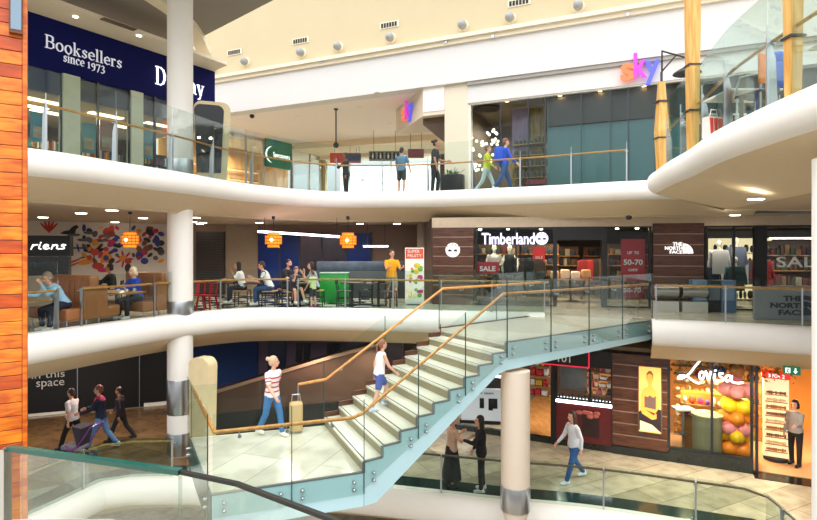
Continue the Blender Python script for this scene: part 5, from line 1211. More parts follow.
t = thing('shop_sign', 'lit white boot shop lettering with tree emblem above the mannequins', 'sign', MF.p(MF.u(514), -.12, 0), MF.ang); c = MF.u(514)
SG = emit('sign_lilac', '#E4E2FF', .8)
za, zb = MF.z(505, 244.5), MF.z(505, 233)
text('sign_lettering', 'Timberland', SG, t, (MF.u(508) - c, 0, (za + zb)/2 + .0), w=MF.u(534.5) - MF.u(482), h=zb - za, bold=.018, ext=.05)
tree_emblem(t, MF.u(541.5) - c, MF.z(541.5, 238.5), .2, -.03, SG, mat('emblem_grey', '#3A3A4A', .5))
def card(label, fr, px0, px1, py0, py1, v, m, name='sale_sign', lines=(), tm=WHITE, cat='sign'):
    u0, u1 = fr.u(px0, v), fr.u(px1, v); c = (u0 + u1)/2; z0 = fr.z((px0+px1)/2, py1, v); z1 = fr.z((px0+px1)/2, py0, v)
    t = thing(name, label, cat, fr.p(c, v, z0), fr.ang); b = MB(); b.box((-(u1-u0)/2, -.02, 0), ((u1-u0)/2, 0, z1 - z0)); b.build('sign_board', m, t, False)
    for s, fx, fz, fw, fh in lines: text('sign_lettering', s, tm, t, ((u1-u0)*fx, -.026, (z1-z0)*fz), w=(u1-u0)*fw, h=(z1-z0)*fh, bold=.02)
    return t
REDS = mat('sale_red', '#C02A32', .45, var=.04)
card('red sale sign in front of the left mannequin', MF, 476.5, 499, 262, 274, .25, REDS, lines=[('SALE', 0, .45, .7, .42)])
card('tall red discount poster behind the right boot shop window', MF, 621, 645, 239, 282, .3, REDS, lines=[('50-70', 0, .46, .8, .13), ('UP', -.14, .68, .2, .07), ('TO', .14, .68, .2, .07), ('OFF', 0, .28, .4, .06)])
card('short red discount poster below the tall one', MF, 621, 643, 285, 298, .3, REDS, lines=[('50-70', 0, .6, .8, .35)])
card('red poster on the boot shop rear wall', MF, 533, 545, 247, 268, 2.4, emit('poster_lit_red', '#C8242A', .35), lines=[('SALE', 0, .5, .6, .15)])
area('light_boots', MF.p(2.2, .35, MT - .02), 2, 22, (1, .88, .7)); area('light_boots_rear', MF.p(2.2, 2.4, MT - .02), 2, 20, (1, .8, .55)); area('light_boots_entry', MF.p(4.3, 2.4, MT - .02), 1.2, 45, (1, .78, .5)); area('light_boots_right', MF.p(6.0, 1.6, MT - .02), 1.5, 10, (1, .85, .7))  # first one is added fill by the glass for the mannequin fronts
for k, (px, v) in enumerate([(508, .6), (541, .9), (578, 3.2), (589, 3.4), (617, .8), (637, .8), (480, 1.2), (569, 3.6)]):
    q = MF.p(MF.u(px, v), v, MT); b = MB(); b.lathe([(.001, -.06), (.05, -.06), (.06, 0), (.001, 0)], q)
    tag(b.build('spotlight', emit('spot_bright', '#FFF0D8', 16.), None), ['spotlight behind the boot shop lettering', 'spotlight right of the boot shop emblem', 'left spotlight inside the dark entrance', 'right spotlight inside the dark entrance', 'left spotlight above the red posters', 'right spotlight above the red posters', 'spotlight above the left mannequin', 'far left spotlight inside the dark entrance'][k], 'spotlight', 'boot shop spotlights')
GOODS = ['#4A2E1C', '#7A5A38', '#1E2634', '#5C1E1E', '#8E8472', '#2E3826', '#141416']
def goods_unit(label, fr, px, v, wdt, n, hgt=2.0, seed=0, glow=None, name='shelf_unit', cols=GOODS, kind='stack', z=0.):
    t = thing(name, label, 'shelf unit', fr.p(fr.u(px, v), v, z), fr.ang); r = random.Random(seed); st = hgt/n
    b = MB(); b.box((-wdt/2, .1, 0), (wdt/2, .35, hgt)); b.build('unit_back', glow or mat('unit_brown', '#5A3E2A', .6), t, False)
    for k in range(n):
        b = MB(); b.box((-wdt/2, -.15, k*st), (wdt/2, .12, k*st + .03)); b.build('shelf', mat('shelf_oak', '#9A6E3E', .5), t, False)
        b = MB(); x = -wdt/2 + .05
        while x < wdt/2 - .16:
            ww = r.uniform(.09, .2); b.cur = r.randrange(len(cols)); hh = r.uniform(.4, .75)*st
            if kind == 'stack': b.rbox((x, -.13, k*st + .03), (x + ww, .06, k*st + .03 + hh), .02)
            else: b.ell((x + ww/2, -.03, k*st + .03 + hh/2), (ww/2, .08, hh/2), 8, 6)
            x += ww + .03
        o = b.build('shelf_goods', [mat('goods' + c, c, .7, var=.2) for c in cols], t, True); o['kind'] = 'stuff'
    return t
goods_unit('lit shelf of folded clothes at the back of the dark entrance', MF, 568, 4.4, .8, 5, 1.9, 1)
goods_unit('shelf wall at the back of the dark entrance, right', MF, 593, 4.6, .7, 5, 1.9, 2)
goods_unit('shelf unit behind the mannequins', MF, 495, 3.2, 1.8, 5, 2.0, 3)
goods_unit('shelf unit below the boot shop emblem', MF, 540, 3.4, 1.4, 5, 2.0, 4)
goods_unit('dim shelf unit behind the red posters', MF, 632, 3.0, 1.6, 5, 2.0, 5)
def garment(b, x, y, z, w, h, d=.12):
    b.loft([[(x + a*w, y + c*d, z + zz*h) for a, c in ((-s, -.5), (0, -.7), (s, -.5), (s, .5), (0, .7), (-s, .5))] for zz, s in ((-1, .46), (-.5, .44), (-.12, .5), (-.02, .36), (0, .12))])
    for q in (-1, 1): b.cap((x + q*w*.46, y, z - .1*h), (x + q*w*.62, y, z - .72*h), w*.11, w*.08, 8)
def rack(label, fr, px, v, wdt, cols, seed=1, hgt=1.45):
    t = thing('clothes_rack', label, 'clothes rack', fr.p(fr.u(px, v), v, 0), fr.ang)
    b = MB(); b.tube((-wdt/2, 0, hgt), (wdt/2, 0, hgt), .015)
    for s in (-1, 1): b.tube((s*wdt/2, 0, 0), (s*wdt/2, 0, hgt), .018); b.box((s*wdt/2 - .03, -.25, 0), (s*wdt/2 + .03, .25, .03))
    b.build('rack_frame', DSTEEL, t); n = len(cols)
    for k, c in enumerate(cols):
        b = MB(); garment(b, -wdt/2 + wdt*(k + .5)/n, 0, hgt - .02, .42, .8); b.build('garment', fab(c), t)
    return t
t = table('tan display table heaped with pale clothes in the dark entrance', *MF.p(MF.u(571, 1.9), 1.9, 0)[:2], MF.ang, 1.35, .6, .78, mat('display_oak', '#B8813E', .4), name='display_table', group='boot shop')
tx, ty = MF.p(MF.u(571, 1.9), 1.9, 0)[:2]
for k, (dx, c) in enumerate([(-.55, '#D8B48C'), (-.2, '#EAD2B0'), (.15, '#F0DEC4'), (.5, '#C99A6A')]):
    b = MB(); b.rbox((-.15, -.18, 0), (.15, .18, .26 + .06*(k % 2)), .05, 3); o = b.build('folded_clothes', fab(c), None); o.location = (tx + dx*math.cos(MF.ang), ty + dx*math.sin(MF.ang), .78); o.rotation_euler = (0, 0, MF.ang); tag(o, 'pile of folded clothes on the tan display table, %s from the left' % NM[k], 'clothes', 'folded clothes on the display table')
rack('rack of dark and red garments right inside the entrance', MF, 593, 2.9, .8, ['#7A1E24', '#A02A2A', '#3A2A26', '#5A4A3A'], 2)
rack('rack of dark coats behind the right mannequin', MF, 524, 1.9, 1.3, ['#2A2A2E', '#3A342E', '#1E1E20', '#4A3A2E'], 3)
PALE = mat('mannequin_cream', '#E2CFB4', .45, var=.04)
def mannequin(label, fr, px, v, rz, top, bottom, P={}): return person(label, fr.p(fr.u(px, v), v, 0)[:2], .12, math.degrees(fr.ang) + rz, 1.82, 'stand', P, top, bottom, None, None, name='mannequin', skin_mat=PALE, face_parts=False, cat='mannequin', group='shop mannequins', vox=.014)
mannequin('cream mannequin in an open pale jacket behind the red sale sign', MF, 494, .7, 10, ('#C9BDB2', 'long'), ('trousers', '#3A3A3E'), dict(arL=-5, ouL=16, ouR=16))
mannequin('cream mannequin in a dark vest with bent arms, right of the sale sign', MF, 510, .75, -15, ('#1E1A1C', 'none'), ('trousers', '#22262C'), dict(arL=30, elL=20, ouL=25, arR=25, elR=60))
b = MF.mb(); b.box((MF.u(478), .35, 0), (MF.u(550), 1.2, .12)); tag(b.build('display_platform', mat('platform_wood', '#5A3E2A', .5), None, False), 'low platform under the two boot shop mannequins', 'platform')
# outdoor shop on the right
glazing('outdoor shop window with jackets on torsos', MF, (706, 734, 755), 0, MT)
glazing('outdoor shop glass entrance with large white sale lettering', MF, (766, 820, 880), 0, MT)
S(fbox(MF, MF.u(755), MF.u(767), -.02, .15, 0, MT), 'trim_12_shop_jamb', BLACK)
t = thing('wall_emblem', 'white three line mountain shop emblem on the right plank wall', 'emblem', MF.p(MF.u(678), -.09, 0), MF.ang); c = MF.u(678)
EW = emit('emblem_bright', '#FFFFFF', .7)
for s, px0, px1, py0, py1 in (('THE', 672, 681.5, 242.3, 245.8), ('NORTH', 664.2, 681.5, 246.4, 249.8), ('FACE', 669, 681.5, 250.4, 253.6)):
    text('emblem_lettering', s, EW, t, ((MF.u(px0) + MF.u(px1))/2 - c, 0, MF.z(675, (py0 + py1)/2)), w=MF.u(px1) - MF.u(px0), h=MF.z(675, py0) - MF.z(675, py1), bold=.015, ext=.03)
ox, oz = MF.u(682.3) - c, MF.z(682, 253.4); rr = MF.u(692) - MF.u(682.3)
for k, (ra, rb) in enumerate(((0, .42), (.50, .72), (.80, 1.02))):
    b = MB(); P = [(ox + rr*rb*math.cos(R(90*j/10)), oz + rr*rb*1.08*math.sin(R(90*j/10))) for j in range(11)] + ([(ox + rr*ra*math.cos(R(90*j/10)), oz + rr*ra*1.08*math.sin(R(90*j/10))) for j in range(10, -1, -1)] if ra else [(ox, oz)])
    b.sheet([(x, -.025, z) for x, z in P], [(x, .02, z) for x, z in P]); b.build('dome_band', EW, t, False)
t = thing('shop_sign', 'large white sale lettering on the outdoor shop entrance glass', 'sign', MF.p(MF.u(801), -.02, 0), MF.ang)
text('sign_lettering', 'SALE', mat('letter_paint', '#F2F0EE', .5, var=0), t, (0, 0, MF.z(795, 262)), w=MF.u(826) - MF.u(776), h=MF.z(795, 257) - MF.z(795, 267.5), ext=.01, bold=.01)
def torso_form(label, px, v, zb, c, group='jacket torsos', scale=1.):
    q = MF.p(MF.u(px, v), v, 0); t = thing('torso_form', label, 'torso form', (q[0], q[1], 0), MF.ang, group)
    b = MB(); garment(b, 0, 0, zb + .75, .5*scale, .75*scale, .26); b.build('jacket', fab(c), t); b = MB(); b.tube((0, 0, 0), (0, 0, zb + .1), .02); b.lathe([(.2, 0), (.18, .02), (.02, .03)]); b.build('stand', STEEL, t)
    b = MB(); b.cap((0, 0, zb + .72), (0, 0, zb + .82), .06, .05); b.ell((0, 0, zb + .93), (.08, .09, .11)); b.build('head', PALE, t)
torso_form('torso in a white and red hooded jacket at the left of the outdoor shop window', 719, .6, 1.05, '#D8CFC8')
torso_form('torso in a grey jacket with dark hood in the outdoor shop window', 736, 1.0, 1.15, '#565A6E')
torso_form('torso in a teal jacket low in the outdoor shop window', 735, .45, .55, '#2E4E4A')
torso_form('torso in a navy jacket low at the left of the outdoor shop window', 710, .7, .5, '#1E2A4A')
torso_form('torso in a red jacket near the outdoor shop jamb', 762, 1.2, .7, '#B02A2A')
rack('rack of jackets behind the outdoor shop torsos', MF, 742, 2.6, 1.8, ['#B8A890', '#2E3A4C', '#8A8A8A', '#3A3030', '#A02A2A'], 4)
goods_unit('glowing picture wall of caps in the outdoor shop', MF, 742, 3.6, 2.0, 4, 2.2, 7, emit('cap_wall', '#F0D8A8', .8), kind='ell')
goods_unit('shelf wall behind the white sale lettering', MF, 800, 3.4, 2.0, 4, 2.1, 8)
u0, u1 = MF.u(770, 2.4), MF.u(822, 2.4); t = thing('strip_light', 'warm strip light along the top of the outdoor shop entrance', 'light', MF.p(u0, 2.4, 2.15), MF.ang)
b = MB(); b.box((0, 0, 0), (u1 - u0, .06, .05)); b.build('light_tube', emit('strip_warm', '#FFE2C4', 4.), t, False)
for x_ in (.3, u1 - u0 - .3): b = MB(); b.box((x_, .02, .05), (x_ + .015, .035, MT + .02 - 2.15)); b.build('hanger_rod', BLACK, t, False)
area('light_outdoor', MF.p(9.2, .35, MT - .02), 2.0, 22, (1, .9, .78)); area('light_outdoor_entry', MF.p(11.8, 1.8, MT - .02), 2, 40, (1, .9, .78))  # first one is added fill by the glass for the jacket torsos
for k, (px, c) in enumerate([(698, '#5E7C98'), (712, '#22262A'), (726, '#4C6C92')]):
    q = MF.p(MF.u(px, -.55), -.55, 0); t = thing('bin', ['pale blue box bin right of the steel bench', 'black box with grey front between the two blue bins', 'blue box bin under the teal jacket'][k], 'bin', (q[0], q[1], 0), MF.ang)
    b = MB(); b.rbox((-.2, -.2, 0), (.2, .2, .92), .02); b.build('bin_body', mat('bin' + c, c, .4), t); b = MB(); b.box((-.15, -.21, .35), (.15, -.2, .8)); b.build('front_plate', mat('bin_plate' + c, ['#8CA0B4', '#5C6E78', '#7C98B8'][k], .3), t, False)
# steel bench before the plank wall
q = MF.p(MF.u(679, -.7), -.7, 0); t = thing('steel_bench', 'rounded steel bench in front of the right plank wall', 'bench', (q[0], q[1], 0), MF.ang)
for k in (-1, 1):
    b = MB(); x0 = .05 if k > 0 else -.72; b.loft([[(x, .24*math.cos(2*PI*j/18), .60 + .2*math.sin(2*PI*j/18)) for j in range(18)] for x in (x0, x0 + .67)]); b.build('steel_drum', STEEL, t, True)
    b = MB(); b.box((x0, -.2, 0), (x0 + .67, .2, .3)); b.build('plinth', mat('pale_plinth', '#B8B4AC', .5), t, False)
# grey board with dark emblem behind the right balustrade
x0, x1 = at(758, 300, 14.1)[0], at(845, 300, 14.1)[0]
t = thing('hoarding_board', 'grey board with dark three line emblem behind the right glass', 'board', ((x0+x1)/2, 14.1, 0), R(-11))
b = MB(); b.rbox((-(x1-x0)/2, -.05, 0), ((x1-x0)/2, .05, at(760, 287, 14.1)[2]), .01); b.build('board', mat('board_grey', '#868C94', .4, var=.06), t, False)
o = at(790, 306, 14.1)
for s, px, w_, py in (('THE', 791, .45, 298.5), ('NORTH', 787, .85, 305.5), ('FACE', 790, .62, 312.5)):
    p = at(px, py, 14.1); text('board_lettering', s, mat('board_dark', '#2E3A46', .5), t, (p[0] - (x0+x1)/2 + .05, -.06, p[2]), w=w_, h=.14, bold=.04)
for k in range(3):
    b = MB(); cx_, cz_ = at(802, 315, 14.1)[0] - (x0+x1)/2, at(802, 315, 14.1)[2]; rr = .5
    ra, rb = ((0, .42), (.5, .72), (.8, 1.02))[k]; P = [(cx_ + rr*rb*math.cos(R(9*j)), cz_ + rr*rb*math.sin(R(9*j))) for j in range(11)] + ([(cx_ + rr*ra*math.cos(R(9*j)), cz_ + rr*ra*math.sin(R(9*j))) for j in range(10, -1, -1)] if ra else [(cx_, cz_)])
    b.sheet([(x, -.065, z) for x, z in P], [(x, -.04, z) for x, z in P]); b.build('dome_band', MATS['board_dark'], t, False)
b = MB(); b.ell((0, 0, 0), (.09, .09, .07)); o = b.build('dome_camera', BLACK, None); p = at(629, 224, 15.9); o.location = (p[0], 15.9, H2 - .1); tag(o, 'black dome camera under the ceiling above the red posters', 'camera')

# ------------------------------------------------------------------ lower floor: right-hand shops
LF = Fr((1.29, 17.1), (13.2, 11.43)); LT = -1.0
GRAN = mat('black_granite', '#1E2422', .15, var=.5, scale=9)
S(fbox(LF, -6, LF.L, 5.4, 5.6, ZG, LT), 'wall_lower_back', mat('lower_back', '#5A4030', .7, var=.25, scale=1.5))
plate('ceiling_lower_shops', [LF.p(-6, .3, 0)[:2], LF.p(LF.L, .3, 0)[:2], LF.p(LF.L, 5.5, 0)[:2], LF.p(-6, 5.5, 0)[:2]], LT - .06, LT, mat('lower_shop_ceiling', '#4A3A30', .7))
b = fbox(LF, -6, LF.u(612), -.03, .1, ZG, ZG + .16); fbox(LF, LF.u(612), LF.u(668.5), -.06, .12, ZG, ZG + .22, b); S(b, 'baseboard_lower', GRAN)
S(fbox(LF, LF.u(668.5), LF.u(753), -.04, .2, ZG, ZG + .34), 'wall_granite_sill', GRAN)
S(fbox(LF, LF.u(753), LF.L, -.3, .25, ZG - .02, ZG + .012), 'trim_13_threshold', GRAN)
plank_wall('dark plank wall with lit poster left of the jewellery shop', LF, 612, 668, ZG + .22, LT, 8)
# lit poster
def lz(px, py, v=0.): return LF.z(px, py, v)
u0, u1 = LF.u(639, -.1), LF.u(661, -.1); z0, z1 = lz(650, 432, -.1), lz(650, 367, -.1)
t = thing('lit_poster', 'glowing poster of a woman with bare shoulders on the plank wall', 'poster', LF.p((u0+u1)/2, -.1, z0), LF.ang); a = (u1-u0)/2; h = z1 - z0
b = MB(); b.box((-a - .03, -.03, -.03), (a + .03, .05, h + .03)); b.build('poster_frame', mat('frame_bronze', '#6A5036', .4), t, False)
b = MB(); b.box((-a, -.04, 0), (a, -.03, h)); b.build('poster_sheet', emit('poster_gold', '#EAB25C', .85), t, False)
PS = emit('poster_skin', '#E8963C', .8); PD = emit('poster_dark', '#6A5048', .4); PK = emit('poster_black', '#2A2226', .2)
def flat(name, pts, m, lay): b = MB(); b.sheet([(x*a, -.041 - .002*lay, z*h) for x, z in pts], [(x*a, -.039, z*h) for x, z in pts]); return b.build(name, m, t, False)
flat('printed_seat', [(-1, .02), (1, .02), (1, .36), (.3, .40), (-.7, .36), (-1, .3)], PK, 1)
flat('printed_shoulders', [(-.75, .36), (-.85, .56), (-.65, .66), (-.18, .70), (-.15, .76), (.15, .76), (.18, .70), (.55, .66), (.8, .5), (.78, .38), (.5, .3), (-.3, .34)], PS, 2)
flat('printed_dress', [(-.5, .38), (-.5, .56), (-.25, .54), (0, .57), (.3, .54), (.55, .57), (.55, .36)], PD, 3)
flat('printed_arm', [(-.9, .36), (-.75, .52), (-.5, .5), (-.55, .36), (.3, .27), (.6, .30), (.6, .22), (.2, .2), (-.7, .28)], PS, 4)
flat('printed_face', ellp(.27, .095, 0, 16, 0, .82), PS, 4)
flat('printed_hair', [(-.3, .80), (-.3, .9), (-.1, .945), (.12, .945), (.3, .9), (.3, .80), (.22, .88), (0, .905), (-.22, .88)], emit('poster_hair', '#8A5A22', .5), 5)
flat('printed_floor', [(-.9, .02), (.95, .02), (.2, .12), (-.9, .17)], emit('poster_pale', '#E8C89A', .7), 3)
# jewellery shop
glazing('jewellery shop glass front with white handwritten sign', LF, (669, 712, 752), ZG + .34, LT - .02, frame=DSTEEL)
t = thing('shop_sign', 'white handwritten neon sign of the jewellery shop', 'sign', LF.p(LF.u(715), -.14, 0), LF.ang); c = LF.u(715)
fit = (LF.u(678) - c, LF.u(742) - c, lz(712, 384.5, -.14), lz(712, 361.5, -.14))
NE = emit('neon_white', '#FFFFFF', 1.5)
stroke('sign_lettering', [
 [(2.9, 2.35), (2.2, 1.7), (1.5, .95), (.6, .42), (0.0, .35), (.35, .7), (1.2, .62), (2.1, .2), (2.7, .05), (2.95, .15)],
 [(3.12, 1.25), (2.86, 1.08), (2.78, .75), (2.95, .5), (3.2, .55), (3.38, .85), (3.35, 1.15), (3.12, 1.25)],
 [(3.62, 1.3), (3.8, .85), (3.92, .5), (4.1, .9), (4.25, 1.3)],
 [(4.75, 1.1), (4.65, .65), (4.85, .55)], [(4.8, 1.45), (4.86, 1.5)],
 [(5.75, 1.25), (5.35, 1.2), (5.4, .95), (5.75, .75), (5.6, .5), (5.1, .5)],
 [(6.75, 1.05), (6.4, 1.1), (6.1, .8), (6.3, .5), (6.7, .75), (6.85, 1.05), (6.8, .6), (7.3, .42), (8.2, .5)]], NE, t, .024, fit, 0)
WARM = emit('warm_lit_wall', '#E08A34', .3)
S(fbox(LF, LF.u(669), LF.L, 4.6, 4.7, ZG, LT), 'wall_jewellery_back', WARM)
area('light_jewel_front', LF.p(LF.u(728), -.9, LT - .05), 1.2, 60, (1, .82, .6)); area('light_jewel', LF.p(LF.u(712), 1.2, LT - .6), 2.2, 55, (1, .74, .42)); area('light_jewel_entry', LF.p(LF.u(785), 1.6, LT - .45), 1.6, 70, (1, .76, .48))  # front one is added fill outside the glass, brightening the balloons
b = LF.mb(); b.box((LF.u(669), .3, ZG), (LF.u(752), 4.5, ZG + .03)); fbox(LF, LF.u(752), LF.L, .2, 4.6, ZG, ZG + .03, b); S(b, 'floor_jewellery', mat('warm_floor', '#D8A878', .3, var=.06))
GAR = mat('gold_leaf', '#B8862E', .5, var=.6, scale=12, bump=.5)
r = random.Random(8); b = MB()
for k in range(330):
    u = r.uniform(LF.u(670), LF.u(800)); v = r.uniform(.35, 1.3); z = LT - .08 - r.random()**1.6*.5; s = .05 + r.random()*.07; p = Vector(LF.p(u, v, z)); d = Vector((r.uniform(-1, 1), r.uniform(-1, 1), r.uniform(-1, 0))).normalized()*s; e = d.orthogonal().normalized()*s*.45
    b.add([p, p + d*.5 + e, p + d, p + d*.5 - e, p + d*.5 + d.cross(e).normalized()*.01], [(0, 1, 4), (1, 2, 4), (2, 3, 4), (3, 0, 4)]); 
tag(b.build('leaf_garland', GAR, None, False), 'dense golden leaf garland under the jewellery shop ceiling', 'garland', None, 'stuff')
def disp(label, px, v, wdt, hgt, n, seed, cols, glow=WARM): return goods_unit(label, LF, px, v, wdt, n, hgt, seed, glow, cols=cols, z=ZG + .03, kind='ell')
JC = ['#D83A7A', '#7A3AA0', '#E8C23A', '#3A8A4A', '#F0E4D0', '#D8552A', '#2A4A8A']
disp('lit wall of pale goods behind the handwritten sign', 698, 2.4, 1.3, 2.3, 9, 21, ['#F4E4C0', '#E0C890', '#FFF4DC', '#D8A860'])
disp('dark goods wall behind the balloons', 738, 2.8, 1.2, 2.3, 7, 23, ['#5A3A22', '#8A5A2A', '#3A2A22', '#C88A3A'])
t = goods_unit('tiered table of pink and purple trinkets behind the grey drum', LF, 704, 1.2, 1.15, 2, .62, 22, WARM, name='display_table', cols=JC, kind='ell', z=ZG + .95)
b = MB(); b.box((-.5, -.1, -.92), (.5, .3, 0)); b.build('table_body', mat('table_amber', '#B87A3A', .5), t, False)
q = LF.p(LF.u(707, .55), .55, ZG + .34); t = thing('display_drum', 'ribbed grey green drum plinth in the jewellery window', 'plinth', (q[0], q[1], ZG + .03), 0)
b = MB(); n = 48; b.loft([[((.34 + .008*(j % 2))*math.cos(2*PI*j/n), (.34 + .008*(j % 2))*math.sin(2*PI*j/n), z) for j in range(n)] for z in (0, 1.16)]); b.build('drum_body', mat('drum_sage', '#8F8868', .6), t, False); b = MB(); b.lathe([(.001, 1.16), (.37, 1.16), (.37, 1.19), (.001, 1.19)], n=32); b.build('drum_top', mat('drum_cream', '#C9BD96', .5), t)
q = LF.p(LF.u(683, .8), .8, 0); t = thing('bar_stool', 'white swivel stool with single leg in the jewellery window', 'stool', (q[0], q[1], ZG + .03), 0)
b = MB(); b.rbox((-.26, -.18, 1.14), (.26, .18, 1.22), .04, 3); b.build('seat', mat('stool_white', '#DCD8D2', .3), t); b = MB(); b.tube((0, 0, .03), (0, 0, 1.14), .035); b.build('post', STEEL, t)
b = MB(); b.lathe([(.001, 0), (.22, 0), (.2, .02), (.04, .05)]); b.build('base', DSTEEL, t); b = MB(); b.lathe([(.15, .5), (.17, .515), (.15, .53)], n=18); b.tube((0, 0, .515), (.16, 0, .515), .012); b.build('footrest', STEEL, t)
# balloon column
cols = [('#F5908E', 'pink'), ('#FF8E14', 'orange'), ('#FFC60A', 'yellow')]
q = LF.p(LF.u(736, .75), .75, 0); zz = [(430, 2), (444, 1), (419, 0), (409, 1), (398, 2), (384, 0)]; n = 0
lay = [(447, 1), (434, 2), (427, 0), (416, 1), (405, 2), (390, 0)]
wd = ['bottom', 'second', 'third', 'fourth', 'fifth', 'top']
for i, (py, c) in enumerate(lay):
    z = lz(735, py, .75)
    for j in range(4):
        a = R(45*(i % 2) + 90*j + 20); hx, cn = cols[c]
        t = thing('balloon', '%s balloon in the %s ring of the balloon column, %s' % (cn, wd[i], ['right', 'rear', 'left', 'front'][j]), 'balloon', (q[0] + .2*math.cos(a), q[1] + .2*math.sin(a), z), a, 'balloon column')
        b = MB(); b.ell((0, 0, 0), (.235, .19, .19), 16, 10); b.build('balloon_skin', mat('balloon_' + cn, hx, .45, var=.03, coat=.0), t); b = MB(); b.tube((-.25, 0, 0), (-.225, 0, 0), .02, .012, 8); b.build('knot', MATS['balloon_' + cn], t)
for k, (px, py, c, l) in enumerate([(734, 378, '#D86A7A', 'pink foil balloon floating above the balloon column'), (737, 371, '#E08A3A', 'orange foil balloon above the pink one'), (702, 374, '#B82A3A', 'dark red balloon hanging under the handwritten sign'), (719, 371, '#2E4A80', 'navy balloon under the end of the handwritten sign')]):
    v = .9; p = LF.p(LF.u(px, v), v, lz(px, py, v)); b = MB(); b.ell((0, 0, 0), (.2, .12, .16)); b.tube((0, 0, -.18), (0, 0, -.15), .012, .03, 8); o = b.build('foil_balloon', mat('foil' + c, c, .25, var=.1, coat=.3), None); o.location = p; tag(o, l, 'balloon')
    b = MB(); b.tube((p[0], p[1], p[2] + .1), (p[0], p[1], LT), .004, n=5); tag(b.build('balloon_string', CHAR, None), 'string holding the ' + l, 'string')
# entrance with sale stand
t = glazing('glass jamb between jewellery window and entrance', LF, (752, 757), ZG + .03, LT - .02, frame=DSTEEL, cat='door jamb')
u0, u1 = LF.u(763.5, 1.1), LF.u(789, 1.1); c = (u0+u1)/2; q = LF.p(c, 1.1, ZG + .03); a = (u1-u0)/2; z1 = lz(775, 378, 1.1) - (ZG + .03)
t = thing('sale_stand', 'tall white goods stand with red sale header in the jewellery entrance', 'display stand', q, LF.ang - R(4))
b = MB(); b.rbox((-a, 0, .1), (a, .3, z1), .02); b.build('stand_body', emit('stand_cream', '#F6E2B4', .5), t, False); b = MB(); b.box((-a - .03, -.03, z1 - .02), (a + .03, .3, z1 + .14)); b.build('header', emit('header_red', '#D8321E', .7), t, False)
[text('header_lettering', s_, emit('letter_white', '#FFFFFF', .9), t, (a*x_, -.045, z1 + .06), w=a*w_, h=.09) for s_, x_, w_ in (('3', -.55, .2), ('FOR', 0, .6), ('2', .55, .2))]
b = MB(); b.lathe([(.001, 0), (a*1.0, 0), (a*1.0, .08), (.001, .1)], (0, .15, 0)); b.build('base', CHAR, t)
r = random.Random(3)
for k in range(9):
    b = MB(); b.box((-a + .03, -.06, .25 + k*.185), (a - .03, 0, .265 + k*.185)); b.build('shelf', mat('stand_gold', '#C98A3A', .4), t, False); b = MB()
    for n in range(9): b.ell((-a + .08 + n*(2*a - .12)/9, -.035, .32 + k*.185), (.026, .02, r.uniform(.03, .06)), 6, 5)
    o = b.build('hanging_goods', mat('trinket_%d' % (k % 3), ['#B87A2E', '#E8D4A0', '#8A5A3A'][k % 3], .4), t); o['kind'] = 'stuff'
# exit sign
u0, u1 = LF.u(783, -.5), LF.u(800.5, -.5); c = (u0+u1)/2; z0, z1 = lz(792, 374.5, -.5), lz(792, 366.5, -.5)
t = thing('exit_sign', 'green exit sign with running figure and arrow under the ceiling', 'sign', LF.p(c, -.5, z0), LF.ang); a = (u1-u0)/2; h = z1 - z0
b = MB(); b.box((-a, -.03, 0), (a, .03, h)); b.build('sign_body', emit('exit_green', '#0E6A4A', .35), t, False); b = MB(); b.tube((0, 0, h), (0, 0, LT - z0 + .02), .015); b.build('hanger', DSTEEL, t)
b = MB(); b.box((-a*.75, -.036, h*.18), (-a*.2, -.03, h*.82)); p_ = b.build('figure_tile', emit('letter_white', '#FFFFFF', .9), t, False)
b = MB(); b.ell((-a*.45, -.04, h*.68), (.02, .006, .02), 8, 6); b.path([(-a*.48, -.04, h*.58), (-a*.5, -.04, h*.42), (-a*.35, -.04, h*.26)], .012, 6); b.path([(-a*.5, -.04, h*.42), (-a*.62, -.04, h*.26)], .012, 6); b.build('figure', MATS['exit_green'], t)
b = MB(); b.box((a*.32, -.036, h*.42), (a*.48, -.03, h*.82)); b.sheet([(a*.15, -.036, h*.46), (a*.65, -.036, h*.46), (a*.4, -.036, h*.15)], [(a*.15, -.03, h*.46), (a*.65, -.03, h*.46), (a*.4, -.03, h*.15)]); b.build('arrow', MATS['letter_white'], t, False)
# cosmetics counter shop in the middle
u0 = LF.u(556); u1 = LF.u(612)
S(fbox(LF, LF.u(528), u1, -.05, .2, -1.42, LT), 'wall_cosmetics_head', BLACK)
t = thing('shop_sign', 'black sign board with white lettering and red outline behind the bridge', 'sign', LF.p(LF.u(565), -.1, -1.42), LF.ang)
a = LF.u(589) - LF.u(565); b = MB(); b.box((-a, -.04, -.02), (a, 0, .4)); b.build('sign_board', BLACK, t, False); b = MB(); b.box((-a, -.06, -.05), (a + .02, .0, -.02)); b.box((a, -.06, -.05), (a + .03, 0, .4)); b.build('red_outline', emit('outline_red', '#C8203A', .8), t, False)
text('sign_lettering', '101', WHITE, t, (0, -.05, .16), w=.34, h=.2)
t = thing('counter', 'dark red cosmetics counter with white light strip', 'counter', LF.p((u0+u1)/2, .02, ZG), LF.ang); a = (u1-u0)/2
b = MB(); b.box((-a, -.02, .15), (a, .4, 1.22)); b.build('counter_front', mat('oxblood', '#5A1A1E', .3, var=.25, scale=3), t, False); b = MB(); b.box((-a, -.06, 1.22), (a, .4, 1.27)); b.build('light_strip', emit('strip_white', '#F4F6FF', 4.), t, False)
b = MB(); b.box((-a*.05, -.05, .35), (a*.55, -.02, .95)); b.build('front_picture', mat('picture_dark', '#2A1416', .4, var=.8, scale=6), t, False)
r = random.Random(6)
